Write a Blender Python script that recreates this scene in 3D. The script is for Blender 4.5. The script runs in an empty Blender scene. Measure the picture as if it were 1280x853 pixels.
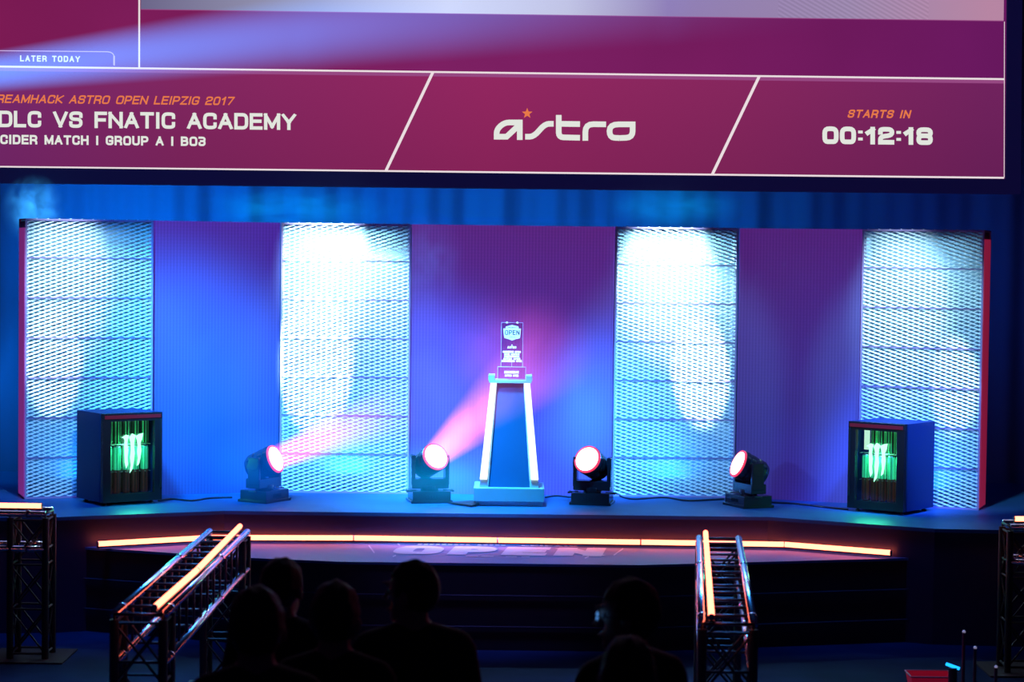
import bpy, bmesh, math, random
from mathutils import Vector, Matrix, Euler
random.seed(7)
C = bpy.context.scene.collection
R = math.radians
SC = bpy.context.scene
SC.view_settings.view_transform = 'Standard'
SC.view_settings.look = 'None'
SC.view_settings.exposure = 0
SC.view_settings.gamma = 1
SC.cycles.volume_bounces = 0
SC.cycles.max_bounces = 6
SC.cycles.transparent_max_bounces = 24
SC.cycles.volume_max_steps = 128
SC.cycles.sample_clamp_indirect = 3.0

# ------------------------------------------------------------------ camera
F = 2740.0
CAM = Vector((0, 0, 3.18))
PITCH, ROLL = math.atan(110.5/F), R(0.7)
cd = bpy.data.cameras.new('camera'); cam = bpy.data.objects.new('camera', cd); C.objects.link(cam)
cd.sensor_width = 36; cd.lens = F/1280*36; cd.clip_end = 200
MW = Matrix.Translation(CAM) @ Euler((R(90)-PITCH, 0, 0)).to_matrix().to_4x4() @ Matrix.Rotation(ROLL, 4, 'Z')
cam.matrix_world = MW
cd.dof.use_dof = True; cd.dof.focus_distance = 19.8; cd.dof.aperture_fstop = 2.8
SC.camera = cam
M3 = MW.to_3x3()
def ray(px, py): return M3 @ Vector(((px-640)/F, -(py-426.5)/F, -1))
def P(px, py, Y):            # measured pixel -> point on the upright plane y=Y
    d = ray(px, py); return CAM + d*(Y/d.y)
def G(px, py, z):            # measured pixel -> point on the level plane z
    d = ray(px, py); return CAM + d*((z-CAM.z)/d.z)
FLOOR, LOW, DECK = 0.0, 0.70, 0.96

# ------------------------------------------------------------------ materials
def s2l(c): return tuple(((x/255)/12.92 if x/255 <= .04045 else ((x/255+.055)/1.055)**2.4) for x in c)
MATS = {}
def mat(name, col=(.5,.5,.5), rough=.6, metal=0.0, em=None, es=0.0, bump=0, bscale=40, spec=.5, var=0.0, alpha=1.0):
    m = bpy.data.materials.new(name); m.use_nodes = True; nt = m.node_tree; b = nt.nodes['Principled BSDF']
    b.inputs['Base Color'].default_value = (*col, 1); b.inputs['Roughness'].default_value = rough
    b.inputs['Metallic'].default_value = metal; b.inputs['Specular IOR Level'].default_value = spec
    b.inputs['Alpha'].default_value = alpha
    if em: b.inputs['Emission Color'].default_value = (*em, 1); b.inputs['Emission Strength'].default_value = es
    if bump or var:
        tc = nt.nodes.new('ShaderNodeTexCoord'); nz = nt.nodes.new('ShaderNodeTexNoise')
        nz.inputs['Scale'].default_value = bscale; nz.inputs['Detail'].default_value = 4
        nt.links.new(tc.outputs['Object'], nz.inputs['Vector'])
        if bump:
            bp = nt.nodes.new('ShaderNodeBump'); bp.inputs['Strength'].default_value = bump; bp.inputs['Distance'].default_value = .01
            nt.links.new(nz.outputs['Fac'], bp.inputs['Height']); nt.links.new(bp.outputs['Normal'], b.inputs['Normal'])
        if var:
            mx = nt.nodes.new('ShaderNodeMix'); mx.data_type = 'RGBA'
            mx.inputs['A'].default_value = (*[c*(1-var) for c in col], 1); mx.inputs['B'].default_value = (*[min(1, c*(1+var)) for c in col], 1)
            nt.links.new(nz.outputs['Fac'], mx.inputs['Factor']); nt.links.new(mx.outputs['Result'], b.inputs['Base Color'])
    MATS[name] = m
    return m
def emit(name, col, st=1.0):
    m = bpy.data.materials.new(name); m.use_nodes = True; nt = m.node_tree; nt.nodes.clear()
    e = nt.nodes.new('ShaderNodeEmission'); o = nt.nodes.new('ShaderNodeOutputMaterial')
    e.inputs['Color'].default_value = (*col, 1); e.inputs['Strength'].default_value = st
    nt.links.new(e.outputs[0], o.inputs['Surface']); return m
def ramp(nt, stops):
    r = nt.nodes.new('ShaderNodeValToRGB'); el = r.color_ramp.elements
    while len(el) < len(stops): el.new(.5)
    for e, (p, c) in zip(el, stops): e.position = p; e.color = (*c, 1) if len(c) == 3 else c
    return r
def math_node(nt, op, a, b=None, clamp=False):
    n = nt.nodes.new('ShaderNodeMath'); n.operation = op; n.use_clamp = clamp
    for i, v in enumerate((a, b)):
        if v is None: continue
        if isinstance(v, (int, float)): n.inputs[i].default_value = v
        else: nt.links.new(v, n.inputs[i])
    return n.outputs[0]

m_alu = mat('brushed_aluminium', (.75,.76,.8), .22, 1.0)
m_aludark = mat('dull_truss_steel', (.06,.05,.06), .45, .5)
m_black = mat('matt_black', (.018,.018,.022), .5, bump=.1)
m_blackgloss = mat('gloss_black', (.02,.02,.025), .22)
m_white = mat('white_painted_mesh', (.85,.87,.9), .55)
m_backp = mat('pale_backing_cloth', (.10,.17,.23), .8, bump=.1)
m_frame = mat('pale_frame_metal', (.6,.38,.7), .45, .3)
m_cross = mat('purple_crossbar', (.34,.20,.42), .5)
m_redlit = mat('red_lit_edge_panel', (.3,.02,.05), .5, em=(.25,.01,.045), es=.8)  # red light on the tower's side put into colour and glow
m_purplelit = mat('purple_lit_edge_panel', (.3,.05,.25), .5, em=(.17,.02,.16), es=.9)  # purple light on the left tower's side, likewise painted as glow
m_tube = emit('warm_neon', (7.5,1.15,.62), 1.0)
m_tubecap = mat('tube_end_cap', (.3,.3,.3), .5)
m_deck = mat('stage_deck_vinyl', (.03,.10,.26), .45, spec=.12, var=.25, bscale=3, bump=.05)
m_low = mat('platform_vinyl', (.045,.11,.32), .45, spec=.2, var=.2, bscale=3)
m_fascia = mat('dark_fascia', (.014,.014,.075), .45, var=.3, bscale=2)
m_darkf = mat('black_fascia', (.010,.010,.03), .5, var=.3, bscale=2)
m_glow = emit('lamp_lens_glow', (7,2.6,2.2), 1.0)
m_ring = mat('lamp_ring', (.3,.05,.07), .4, em=(1,.04,.1), es=.9)
m_skin = mat('skin', (.35,.2,.15), .6)
m_hair = mat('dark_hair', (.02,.015,.012), .7, bump=.5, bscale=120)
m_shirt = mat('black_cotton', (.012,.012,.016), .9, bump=.2, bscale=90)
m_jeans = mat('dark_denim', (.015,.018,.03), .9, bump=.2, bscale=90)

# ------------------------------------------------------------------ mesh helpers
class MB:
    def __init__(s): s.b = bmesh.new()
    def box(s, c, size, rot=None):
        m = Matrix.Translation(Vector(c)) @ (rot.to_matrix().to_4x4() if rot else Matrix()) @ Matrix.Diagonal((*size, 1))
        bmesh.ops.create_cube(s.b, size=1, matrix=m); return s
    def tube(s, p0, p1, r, n=12, r2=None):
        p0, p1 = Vector(p0), Vector(p1); d = p1-p0; L = d.length
        m = Matrix.Translation((p0+p1)/2) @ d.to_track_quat('Z', 'Y').to_matrix().to_4x4()
        bmesh.ops.create_cone(s.b, cap_ends=True, segments=n, radius1=r, radius2=r if r2 is None else r2, depth=L, matrix=m); return s
    def ball(s, c, r, u=14, v=10, rot=None):
        if not hasattr(r, '__len__'): r = (r, r, r)
        m = Matrix.Translation(Vector(c)) @ (rot.to_matrix().to_4x4() if rot else Matrix()) @ Matrix.Diagonal((*r, 1))
        bmesh.ops.create_uvsphere(s.b, u_segments=u, v_segments=v, radius=1, matrix=m); return s
    def face(s, pts):
        vs = [s.b.verts.new(Vector(p)) for p in pts]; s.b.faces.new(vs); return s
    def prism(s, base, ext):     # polygon extruded by a vector
        ext = Vector(ext); lo = [s.b.verts.new(Vector(p)) for p in base]; hi = [s.b.verts.new(Vector(p)+ext) for p in base]
        s.b.faces.new(lo); s.b.faces.new(hi[::-1]); n = len(lo)
        for i in range(n): s.b.faces.new((lo[i], hi[i], hi[(i+1) % n], lo[(i+1) % n]))
        return s
    def lathe(s, prof, axis=Matrix(), n=24):    # prof [(r,z)]
        rings = []
        for r, z in prof:
            rings.append([s.b.verts.new(axis @ Vector((r*math.cos(2*math.pi*k/n), r*math.sin(2*math.pi*k/n), z))) for k in range(n)])
        for a, b in zip(rings, rings[1:]):
            for k in range(n): s.b.faces.new((a[k], a[(k+1) % n], b[(k+1) % n], b[k]))
        s.b.faces.new(rings[0][::-1]); s.b.faces.new(rings[-1]); return s
    def build(s, name, m, parent=None, smooth=False, bevel=0):
        me = bpy.data.meshes.new(name); bmesh.ops.recalc_face_normals(s.b, faces=s.b.faces); s.b.to_mesh(me); s.b.free()
        if smooth:
            for p in me.polygons: p.use_smooth = True
        o = bpy.data.objects.new(name, me); C.objects.link(o); me.materials.append(m)
        if parent: o.parent = parent
        if bevel:
            md = o.modifiers.new('bevel', 'BEVEL'); md.width = bevel; md.segments = 2; md.limit_method = 'ANGLE'
        return o
def empty(name, loc, rz=0, label=None, cat=None, group=None):
    o = bpy.data.objects.new(name, None); C.objects.link(o); o.location = loc; o.rotation_euler = (0, 0, rz); o.empty_display_size = .1
    tag(o, label, cat, group); return o
def tag(o, label=None, cat=None, group=None, kind=None):
    if label: o['label'] = label
    if cat: o['category'] = cat
    if group: o['group'] = group
    if kind: o['kind'] = kind
    return o
def origin(o, p):      # move a world-built mesh's origin to p
    p = Vector(p); o.data.transform(Matrix.Translation(-p)); o.location = p; return o
def children(o): return [c for c in bpy.data.objects if c.parent == o]
def copy_tree(o, parent=None):
    c = o.copy(); C.objects.link(c)
    if parent: c.parent = parent
    for ch in children(o): copy_tree(ch, c)
    return c

# ------------------------------------------------------------------ stroke lettering
GL = {
 'A': (1.0, [[(0,0),(.5,1),(1,0)], [(.18,.33),(.82,.33)]]),
 'B': (.92, [[(0,0),(0,1),(.94,1,1),(.94,.53,1),(0,.53)], [(.5,.53),(1,.53,1),(1,0,1),(0,0)]]),
 'C': (.92, [[(1,.75),(1,1,1),(0,1,1),(0,0,1),(1,0,1),(1,.27)]]),
 'D': (.95, [[(0,0),(0,1),(1,1,1),(1,0,1),(0,0)]]),
 'E': (.85, [[(1,0),(0,0),(0,1),(1,1)], [(0,.52),(.9,.52)]]),
 'F': (.82, [[(0,0),(0,1),(1,1)], [(0,.5),(.88,.5)]]),
 'G': (.95, [[(1,.78),(1,1,1),(0,1,1),(0,0,1),(1,0,1),(1,.44),(.56,.44)]]),
 'H': (.95, [[(0,0),(0,1)], [(1,0),(1,1)], [(0,.52),(1,.52)]]),
 'I': (.12, [[(.5,0),(.5,1)]]),
 'K': (.95, [[(0,0),(0,1)], [(1,1),(.12,.5),(1,0)]]),
 'L': (.8, [[(0,1),(0,0),(1,0)]]),
 'M': (1.15, [[(0,0),(0,1),(.5,.12),(1,1),(1,0)]]),
 'N': (.98, [[(0,0),(0,1),(1,0),(1,1)]]),
 'O': (.98, [[(.5,0),(0,0,1),(0,1,1),(1,1,1),(1,0,1),(.5,0)]]),
 'P': (.9, [[(0,0),(0,1),(1,1,1),(1,.42,1),(0,.42)]]),
 'R': (.92, [[(0,0),(0,1),(1,1,1),(1,.45,1),(0,.45)], [(.55,.45),(1,.3,1),(1,0)]]),
 'S': (.9, [[(1,.76),(1,1,1),(0,1,1),(0,.53,1),(1,.53,1),(1,0,1),(0,0,1),(0,.25)]]),
 'T': (.92, [[(0,1),(1,1)], [(.5,1),(.5,0)]]),
 'U': (.95, [[(0,1),(0,0,1),(1,0,1),(1,1)]]),
 'V': (1.0, [[(0,1),(.5,0),(1,1)]]),
 'Y': (.98, [[(0,1),(.5,.45),(1,1)], [(.5,.45),(.5,0)]]),
 'Z': (.9, [[(0,1),(1,1),(0,0),(1,0)]]),
 '|': (.1, [[(.5,-.15),(.5,1.12)]]),
 ':': (.12, [[(.5,.12),(.5,.34)], [(.5,.66),(.5,.88)]]),
 '0': (.86, [[(.5,0),(0,0,1),(0,1,1),(1,1,1),(1,0,1),(.5,0)]]),
 '1': (.55, [[(.1,.72),(.75,1),(.75,0)]]),
 '2': (.86, [[(0,.76),(0,1,1),(1,1,1),(1,.55,1),(0,.42,1),(0,0),(1,0)]]),
 '3': (.86, [[(0,1),(1,1,1),(1,.53,1),(.3,.53)], [(.5,.53),(1,.53,1),(1,0,1),(0,0,1),(0,.25)]]),
 '7': (.86, [[(0,1),(1,1),(.35,0)]]),
 '8': (.88, [[(.5,0),(0,0,1),(0,.53,1),(1,.53,1),(1,0,1),(.5,0)], [(.5,.53),(0,.53,1),(0,1,1),(1,1,1),(1,.53,1),(.5,.53)]]),
}
def rounded(poly, r):
    out = []
    for i, p in enumerate(poly):
        v = Vector(p[:2])
        if len(p) < 3 or i in (0, len(poly)-1): out.append(v); continue
        a, b = Vector(poly[i-1][:2]), Vector(poly[i+1][:2])
        da, db = (a-v), (b-v); ra = min(r, da.length*.5); rb = min(r, db.length*.5)
        p0, p2 = v+da.normalized()*ra, v+db.normalized()*rb
        for k in range(5):
            t = k/4; out.append(p0*(1-t)**2+v*2*t*(1-t)+p2*t*t)
    return out
def stroke(mb, pts, w, place, closed=False, ext=0):
    pts = [Vector(p) for p in pts]; q = []
    for p in pts:
        if not q or (p-q[-1]).length > 1e-5: q.append(p)
    pts = q
    if not closed:
        for i in range(1, len(pts)-1):
            if (pts[i]-pts[i-1]).normalized().dot((pts[i+1]-pts[i]).normalized()) < -.05:
                stroke(mb, pts[:i+1], w, place, ext=ext); stroke(mb, pts[i:], w, place, ext=ext); return
        if ext:
            pts[0] = pts[0]-(pts[1]-pts[0]).normalized()*ext; pts[-1] = pts[-1]+(pts[-1]-pts[-2]).normalized()*ext
    n = len(pts); L, Rr = [], []
    for i in range(n):
        if closed: a, b = pts[(i-1) % n], pts[(i+1) % n]
        else: a, b = pts[max(i-1, 0)], pts[min(i+1, n-1)]
        d0 = (pts[i]-a).normalized() if (pts[i]-a).length > 1e-6 else None
        d1 = (b-pts[i]).normalized() if (b-pts[i]).length > 1e-6 else None
        if d0 is None: d0 = d1
        if d1 is None: d1 = d0
        n0, n1 = Vector((-d0.y, d0.x)), Vector((-d1.y, d1.x)); m = n0+n1
        m = n0 if m.length < 1e-4 else m.normalized(); k = w/2/max(.45, m.dot(n0))
        L.append(pts[i]+m*k); Rr.append(pts[i]-m*k)
    for i in range(n if closed else n-1):
        j = (i+1) % n
        mb.face([place(*L[i]), place(*L[j]), place(*Rr[j]), place(*Rr[i])])
def lettering(mb, s, x0, x1, h, w, place, slant=0.0, gap=.28, cw=None):
    """s set from x0 to x1, cap height h, stroke w (outer sizes), place(x,y)->3D"""
    ws = [(.5 if c == ' ' else GL[c][0]) for c in s]
    k = w/h
    units = sum(ws)+sum((k+gap*.45) for _ in s[1:])      # centre-line widths + gaps in units of glyph width u
    # advance = glyph*u + w + gap
    g = gap*h*.45
    tot_fixed = len(s)*w + (len(s)-1)*g
    u = (x1-x0-tot_fixed)/sum(ws)
    x = x0
    for c, cwid in zip(s, ws):
        if c != ' ':
            for pl in GL[c][1]:
                pp = [((p[0]*cwid*u), (p[1]*(h-w)), *p[2:]) for p in pl]
                pts = rounded(pp, .25*h)
                stroke(mb, [(x+w/2+p.x, p.y+w/2) for p in pts], w, lambda X, Y_, c=c: place(X+slant*Y_, Y_ if c in '|:' else min(h, max(0, Y_))), ext=w/2 if c not in 'O0:|' else 0)
        x += cwid*u+w+g

# ------------------------------------------------------------------ setting: floor, stage
def slab(name, pts, z0, z1, m, kind='structure'):
    o = MB().prism([(p[0], p[1], z0) for p in pts], (0, 0, z1-z0)).build(name, m); tag(o, kind=kind); return o
mf = mat('hall_floor', (.010,.025,.085), .7, spec=.03, var=.5, bscale=2.2, bump=.1)
fl = MB().box((0, 12, -.05), (26, 32, .1)).build('floor', mf); tag(fl, kind='structure')
dk = [G(-250, 648, DECK), G(72, 646.5, DECK), G(280, 638.7, DECK), G(960, 646.3, DECK), G(1168, 661, DECK), G(1500, 668, DECK)]
deck_pts = [(p.x, p.y) for p in dk] + [(7.5, 21.6), (-7.5, 21.6)]
o = slab('stage_deck', deck_pts, FLOOR, DECK-.03, m_fascia)
slab('stage_deck_top', [(x, y-(.015 if i < 6 else 0)) for i, (x, y) in enumerate(deck_pts)], DECK-.03, DECK, m_deck)
lw = [G(60, 681, LOW), G(300, 697, LOW), G(425, 702.3, LOW), G(800, 706.5, LOW), G(1145, 697.5, LOW)]
low_pts = [(p.x, p.y) for p in lw] + [(dk[4].x-.4, dk[4].y+.35), (dk[3].x, dk[3].y+.02), (dk[2].x, dk[2].y+.02), (dk[1].x+.4, dk[1].y+.35)]
slab('lower_platform', low_pts, FLOOR, LOW-.02, m_darkf)
slab('lower_platform_top', [(x, y-(.01 if i < 5 else 0)) for i, (x, y) in enumerate(low_pts)], LOW-.02, LOW, m_low)
mt = mat('seam_trim', (.035,.035,.08), .5, spec=.2)
for k, z in enumerate((.44, .19)):
    b = MB()
    for a, c in zip(lw[:-1], lw[1:]):
        a2 = Vector((a.x, a.y-.012, z)); c2 = Vector((c.x, c.y-.012, z)); b.tube(a2, c2, .006, 6)
    tag(b.build('trim_%d' % (k+1), mt), kind='structure')
# painted wordmark on the lower platform
m_print = mat('pale_floor_print', (.24,.33,.58), .4)
def gz(px, py): return G(px, py, LOW+.004)
logo = MB()
import itertools
TICK = itertools.count()
def plat_text(s, px0, px1, pyn, pyf, w, mbx, slant=0):
    a = gz(px0, pyn+(px0-640)*.0122); b = gz(px1, pyn+(px1-640)*.0122); f_ = gz((px0+px1)/2, pyf+((px0+px1)/2-640)*.0122)
    h = f_.y-(a.y+b.y)/2; dirx = (b-a).normalized(); diry = Vector((-dirx.y, dirx.x, 0))
    lettering(mbx, s, 0, (b-a).length, h, w, lambda x, y: a+dirx*x+diry*y+Vector((0, 0, next(TICK)*4e-6)), slant)
plat_text('OPEN', 487, 752, 694.5, 684, .16, logo, .12)
plat_text('DREAMHACK ASTRO', 522, 632, 683.2, 681, .026, logo)
plat_text('LEIPZIG', 652, 722, 683.2, 681, .026, logo)
for q in ((582, 598), (602, 617), (632, 646), (652, 662)): stroke(logo, [(q[0], 0), (q[1], 0)], 1, lambda x, y: gz(x, 696.2+y*.8+(x-640)*.0122))
for (xa, ya, xb, yb) in ((461, 682, 468, 691.5), (491, 696, 495, 694.5), (497, 680, 500, 682), (779, 686, 767, 694.5), (743, 685, 739, 687), (736, 696, 731, 698)):
    stroke(logo, [(xa, ya), (xb, yb)], 1.6, lambda x, y: gz(x, y))
lo = logo.build('floor_wordmark', m_print); tag(lo, 'pale painted OPEN wordmark with bracket marks on the lower stage platform', 'floor graphic'); origin(lo, gz(620, 690))

# ------------------------------------------------------------------ back curtain
mc = mat('blue_black_drape', (.25,.27,.32), .85, bump=.15, bscale=15)
b = MB(); n = 420; ys = []
for i in range(n+1):
    x = -9+18*i/n; y = 23.6+.05*math.sin(x*7+math.sin(x*2.3)*1.4)+.02*math.sin(x*23+1)
    ys.append((x, y))
vs = [(b.b.verts.new((x, y, 0)), b.b.verts.new((x, y, 9))) for x, y in ys]
for a, c in zip(vs, vs[1:]): b.b.faces.new((a[0], c[0], c[1], a[1]))
cu = b.build('backdrop_curtain', mc, smooth=True); tag(cu, 'tall pleated drape lit blue, hanging behind the stage panels and screen', 'curtain'); origin(cu, (0, 23.6, 0))

# ------------------------------------------------------------------ layout of the backdrop wall line
YC = 20.05
xl2, xr2 = P(350.5, 450, 20).x, P(512.5, 450, 20).x
xl3, xr3 = P(767.5, 450, 20).x, P(920.5, 450, 20).x
ZT = P(640, 282, 20).z
H = ZT-DECK
ANG = R(20)
def along(x0, y0, sgn, L): return Vector((x0+sgn*L*math.cos(ANG), y0-L*math.sin(ANG), DECK))
def solve(x0, sgn, px, py):
    lo, hi = 0, 5
    for _ in range(50):
        m = (lo+hi)/2; p = along(x0, 20, sgn, m); u = P(px, py, p.y).x
        if sgn*(u-p.x) > 0: lo = m
        else: hi = m
    return lo
L1r, L2r = solve(xr3, 1, 1075.5, 450), solve(xr3, 1, 1227.5, 450)
L1l, L2l = solve(xl2, -1, 190.5, 450), solve(xl2, -1, 31, 450)

# LED wall material
def led_mat(name, top, bot, zsplit=(.0, 1.0)):
    m = bpy.data.materials.new(name); m.use_nodes = True; nt = m.node_tree; b = nt.nodes['Principled BSDF']
    tc = nt.nodes.new('ShaderNodeTexCoord'); sp = nt.nodes.new('ShaderNodeSeparateXYZ'); nt.links.new(tc.outputs['Object'], sp.inputs[0])
    t = math_node(nt, 'DIVIDE', sp.outputs['Z'], H)
    r = ramp(nt, [(0, bot), (zsplit[0]+.25, bot), (1, top)]); nt.links.new(t, r.inputs[0])
    w = math_node(nt, 'SINE', math_node(nt, 'MULTIPLY', sp.outputs['X'], 2*math.pi/.0292))
    w2 = math_node(nt, 'ADD', math_node(nt, 'MULTIPLY', w, .10), .95)
    z2 = math_node(nt, 'ADD', math_node(nt, 'MULTIPLY', math_node(nt, 'SINE', math_node(nt, 'MULTIPLY', sp.outputs['Z'], 2*math.pi/.0292)), .06), 1)
    nt.links.new(math_node(nt, 'MULTIPLY', w2, z2), b.inputs['Emission Strength'])
    nt.links.new(r.outputs[0], b.inputs['Emission Color'])
    mx = nt.nodes.new('ShaderNodeMix'); mx.data_type = 'RGBA'; mx.inputs['A'].default_value = (.04,.06,.19,1); mx.inputs['B'].default_value = (.055,.08,.24,1)
    nt.links.new(math_node(nt, 'ADD', math_node(nt, 'MULTIPLY', w, .5), .5), mx.inputs['Factor']); nt.links.new(mx.outputs['Result'], b.inputs['Base Color'])
    b.inputs['Roughness'].default_value = .75
    return m
def wallseg(a, b_, m, label):
    a, b_ = Vector(a), Vector(b_); d = b_-a; L = d.length; rz = math.atan2(d.y, d.x)
    o = MB().box((L/2, .06, H/2), (L, .1, H)).build('led_wall', m); o.location = a; o.rotation_euler = (0, 0, rz)
    return tag(o, label, 'led wall', 'purple LED wall sections')
mw_c = led_mat('led_wall_centre', s2l((88,34,118)), s2l((62,36,140)))
mw_l = led_mat('led_wall_left', s2l((74,38,150)), s2l((10,34,124)))
mw_r = led_mat('led_wall_right', s2l((80,30,112)), s2l((48,26,96)))
wallseg((xr2+.005, 20.03, DECK), (xl3-.005, 20.03, DECK), mw_c, 'wide purple LED wall section behind the trophy, between the two middle mesh towers')
pl0 = along(xl2, 20, -1, L1l-.008); pl1 = along(xl2, 20, -1, .012)
wallseg(pl0+Vector((.01, .03, 0)), pl1+Vector((0, .03, 0)), mw_l, 'blue-washed LED wall section beside the left cooler')
pr0 = along(xr3, 20, 1, .012); pr1 = along(xr3, 20, 1, L1r-.008)
wallseg(pr0+Vector((0, .03, 0)), pr1+Vector((0, .03, 0)), mw_r, 'dark purple LED wall section beside the right cooler')

# ------------------------------------------------------------------ mesh towers
def clipline(x0, z0, sl, W, Hh):
    """segment of z=z0+sl*x inside the rectangle"""
    xs = [0, W]
    if sl > 0: xs = [max(0, (0-z0)/sl), min(W, (Hh-z0)/sl)]
    else: xs = [max(0, (Hh-z0)/sl), min(W, (0-z0)/sl)]
    return xs if xs[1]-xs[0] > .01 else None
def tower(p_left, rz, W, flip, side, label, hh=H):
    D = .42
    root = empty('mesh_tower', p_left, rz, label, 'light tower', 'four white mesh light towers')
    f = MB()
    t = .016
    for (c, s) in (((W/2, 0, t/2), (W, t*1.5, t)), ((W/2, 0, hh-t/2), (W, t*1.5, t)), ((t/2, 0, hh/2), (t, t*1.5, hh-2*t)), ((W-t/2, 0, hh/2), (t, t*1.5, hh-2*t))): f.box(c, s)
    for x in (t/2, W-t/2):
        for z in (t/2, hh-t/2): f.box((x, D/2, z), (t, D-t*1.5, t))
        f.box((x, D-.01, hh/2), (t, .02, hh))
    f.build('frame', m_frame, root)
    MB().box((W/2, D-.01, hh/2), (W-.034, .01, hh-.04)).build('back_panel', m_backp, root)
    for x in (.012, W-.012):
        MB().box((x+(-.004 if x > .1 else .004), D/2, hh/2), (.004, D-.04, hh-.04)).build('side_panel', m_backp, root)
    MB().box((W/2, D/2, hh-.02), (W-.034, D-.04, .006)).build('top_panel', m_backp, root)
    ms = MB(); pz, sl = .0335, .34*flip
    def fam(sl, w, y, tilt):
        z0 = -W*abs(sl)
        while z0 < hh+W*abs(sl):
            xs = clipline(0, z0, sl, W, hh)
            if xs:
                za, zb = z0+sl*xs[0], z0+sl*xs[1]
                ms.face([(xs[0], y-tilt, za-w/2), (xs[1], y-tilt, zb-w/2), (xs[1], y+tilt, zb+w/2), (xs[0], y+tilt, za+w/2)])
            z0 += pz
    fam(sl, .0135, -.004, .005); fam(-sl, .0062, .0, .003)
    ms.build('expanded_mesh', m_white, root)
    # perforated border strips of the mesh cassette
    bs = MB()
    for x in (.03, W-.03):
        bs.box((x, .012, hh/2), (.006, .004, hh-.04))
    bs.box((W/2, .012, hh-.045), (W-.06, .004, .006))
    for k in range(int(hh/.05)):
        for x in (.016, W-.016): bs.box((x, .012, .03+k*.05), (.026, .004, .012))
    bs.build('cassette_edge', m_frame, root)
    for k in range(1, 7):
        MB().box((W/2, -.013, k*hh/7+.01), (W-.034, .006, .011)).build('crossbar', m_cross, root)
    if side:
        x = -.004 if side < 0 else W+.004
        MB().box((x, D/2-.04, hh/2-.03), (.008, D-.06, hh-.1)).build('edge_panel', m_purplelit if side < 0 else m_redlit, root)
    return root
W1, W2, W3, W4 = L2l-L1l, xr2-xl2, xr3-xl3, L2r-L1r
t1 = tower(along(xl2, 20, -1, L2l), ANG, W1, 1, -1, 'leftmost white mesh light tower, standing behind the left drinks cooler')
t2 = tower((xl2, 20, DECK), 0, W2, 1, 0, 'brightest white mesh light tower, left of the trophy pedestal')
t3 = tower((xl3, 20, DECK), 0, W3, -1, 0, 'white mesh light tower right of the trophy pedestal')
t4 = tower(along(xr3, 20, 1, L1r), -ANG, W4, -1, 1, 'rightmost white mesh light tower with red-lit edge, behind the right drinks cooler')

# ------------------------------------------------------------------ lights
def lamp(kind, loc, target, col, en, size=.2, cone=30, blend=.4, parent=None, name=None):
    l = bpy.data.lights.new(name or ('spot_lamp' if kind == 'SPOT' else 'wash_lamp'), kind); l.color = col; l.energy = en
    if kind == 'SPOT': l.spot_size = R(cone); l.spot_blend = blend; l.shadow_soft_size = size
    elif kind == 'AREA': l.size = size
    else: l.shadow_soft_size = size
    o = bpy.data.objects.new(l.name, l); C.objects.link(o)
    if parent: o.parent = parent
    o.location = loc
    d = Vector(target)-Vector(loc); o.rotation_euler = d.to_track_quat('-Z', 'Y').to_euler()
    return o
ICE = (.5,.85,1); CY = (.15,.6,1); BL = (.02,.2,1); PK = (1,.15,.6)
BP = .41     # depth of the back panel inside a tower
def inner(t, W, x0, x1, z_end, en, cone=34, col=ICE, blend=.35):
    lamp('SPOT', (x0, .05, H-.06), (x1, BP, z_end), col, en, .03, cone, blend, parent=t, name='tower_lamp')
def shaft(t, xs, xt, zt_, en, cone, col=ICE, blend=.25):
    lamp('SPOT', (xs, -2.5, H+3.0), (xt, BP, zt_), col, en, .04, cone, blend, parent=t, name='tower_beam_lamp')
shaft(t2, .25*W2, .27*W2, .60, 24000, 8.0); shaft(t2, .3*W2, .33*W2, 1.55, 9000, 13, blend=1)
shaft(t3, .35*W3, .76*W3, .50, 15000, 6.0); shaft(t3, .3*W3, .45*W3, 1.5, 7500, 13, blend=1)
shaft(t1, .2*W1, .22*W1, .55, 4200, 6.0); shaft(t1, .3*W1, .3*W1, 1.4, 2600, 13, blend=1)
shaft(t4, .7*W4, .8*W4, .40, 3000, 5); shaft(t4, .3*W4, .32*W4, 1.2, 2200, 14, blend=1)
for t, W, e in ((t1, W1, 9), (t2, W2, 60), (t3, W3, 60), (t4, W4, 12)):
    l_ = lamp('AREA', (W*.45, .17, H-.05), (W*.45, .36, 0), ICE, e, .12, parent=t, name='tower_top_fill'); l_.data.shape = 'RECTANGLE'; l_.data.size = .8; l_.data.size_y = .1  # unseen strip lamp added to brighten the top rows
for t, W, e in ((t1, W1, 14), (t2, W2, 22), (t3, W3, 16), (t4, W4, 12)):
    lamp('AREA', (W/2, .2, .12), (W/2, .2, 3), (.02,.3,1), e, .3, parent=t, name='tower_floor_lamp')
# front washes on the meshes
for t, W, e in ((t1, W1, 1150), (t2, W2, 1150), (t3, W3, 1000), (t4, W4, 1350)):
    lx = W*.5; lamp('SPOT', (lx, -5.0, 5.5), (lx, 0, H*.42), (.26,.70,1), e, .15, 19, .35, parent=t, name='front_spot')
# blue wall washes
lamp('SPOT', (-3.6, 16.6, 5.2), (-2.65, 20, 1.6), (.01,.36,1), 4700, .3, 30, .9)
lamp('SPOT', (-1.6, 17.4, 4.9), (-.6, 20, 1.4), (.05,.25,1), 3200, .3, 32, 1)
lamp('SPOT', (1.5, 17.5, 4.6), (.8, 20, 1.5), (.02,.28,1), 5200, .3, 24, 1)
lamp('SPOT', (4.1, 17.6, 4.6), (3.35, 19.5, 1.0), (.04,.16,1), 2500, .2, 24, .9)
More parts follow.
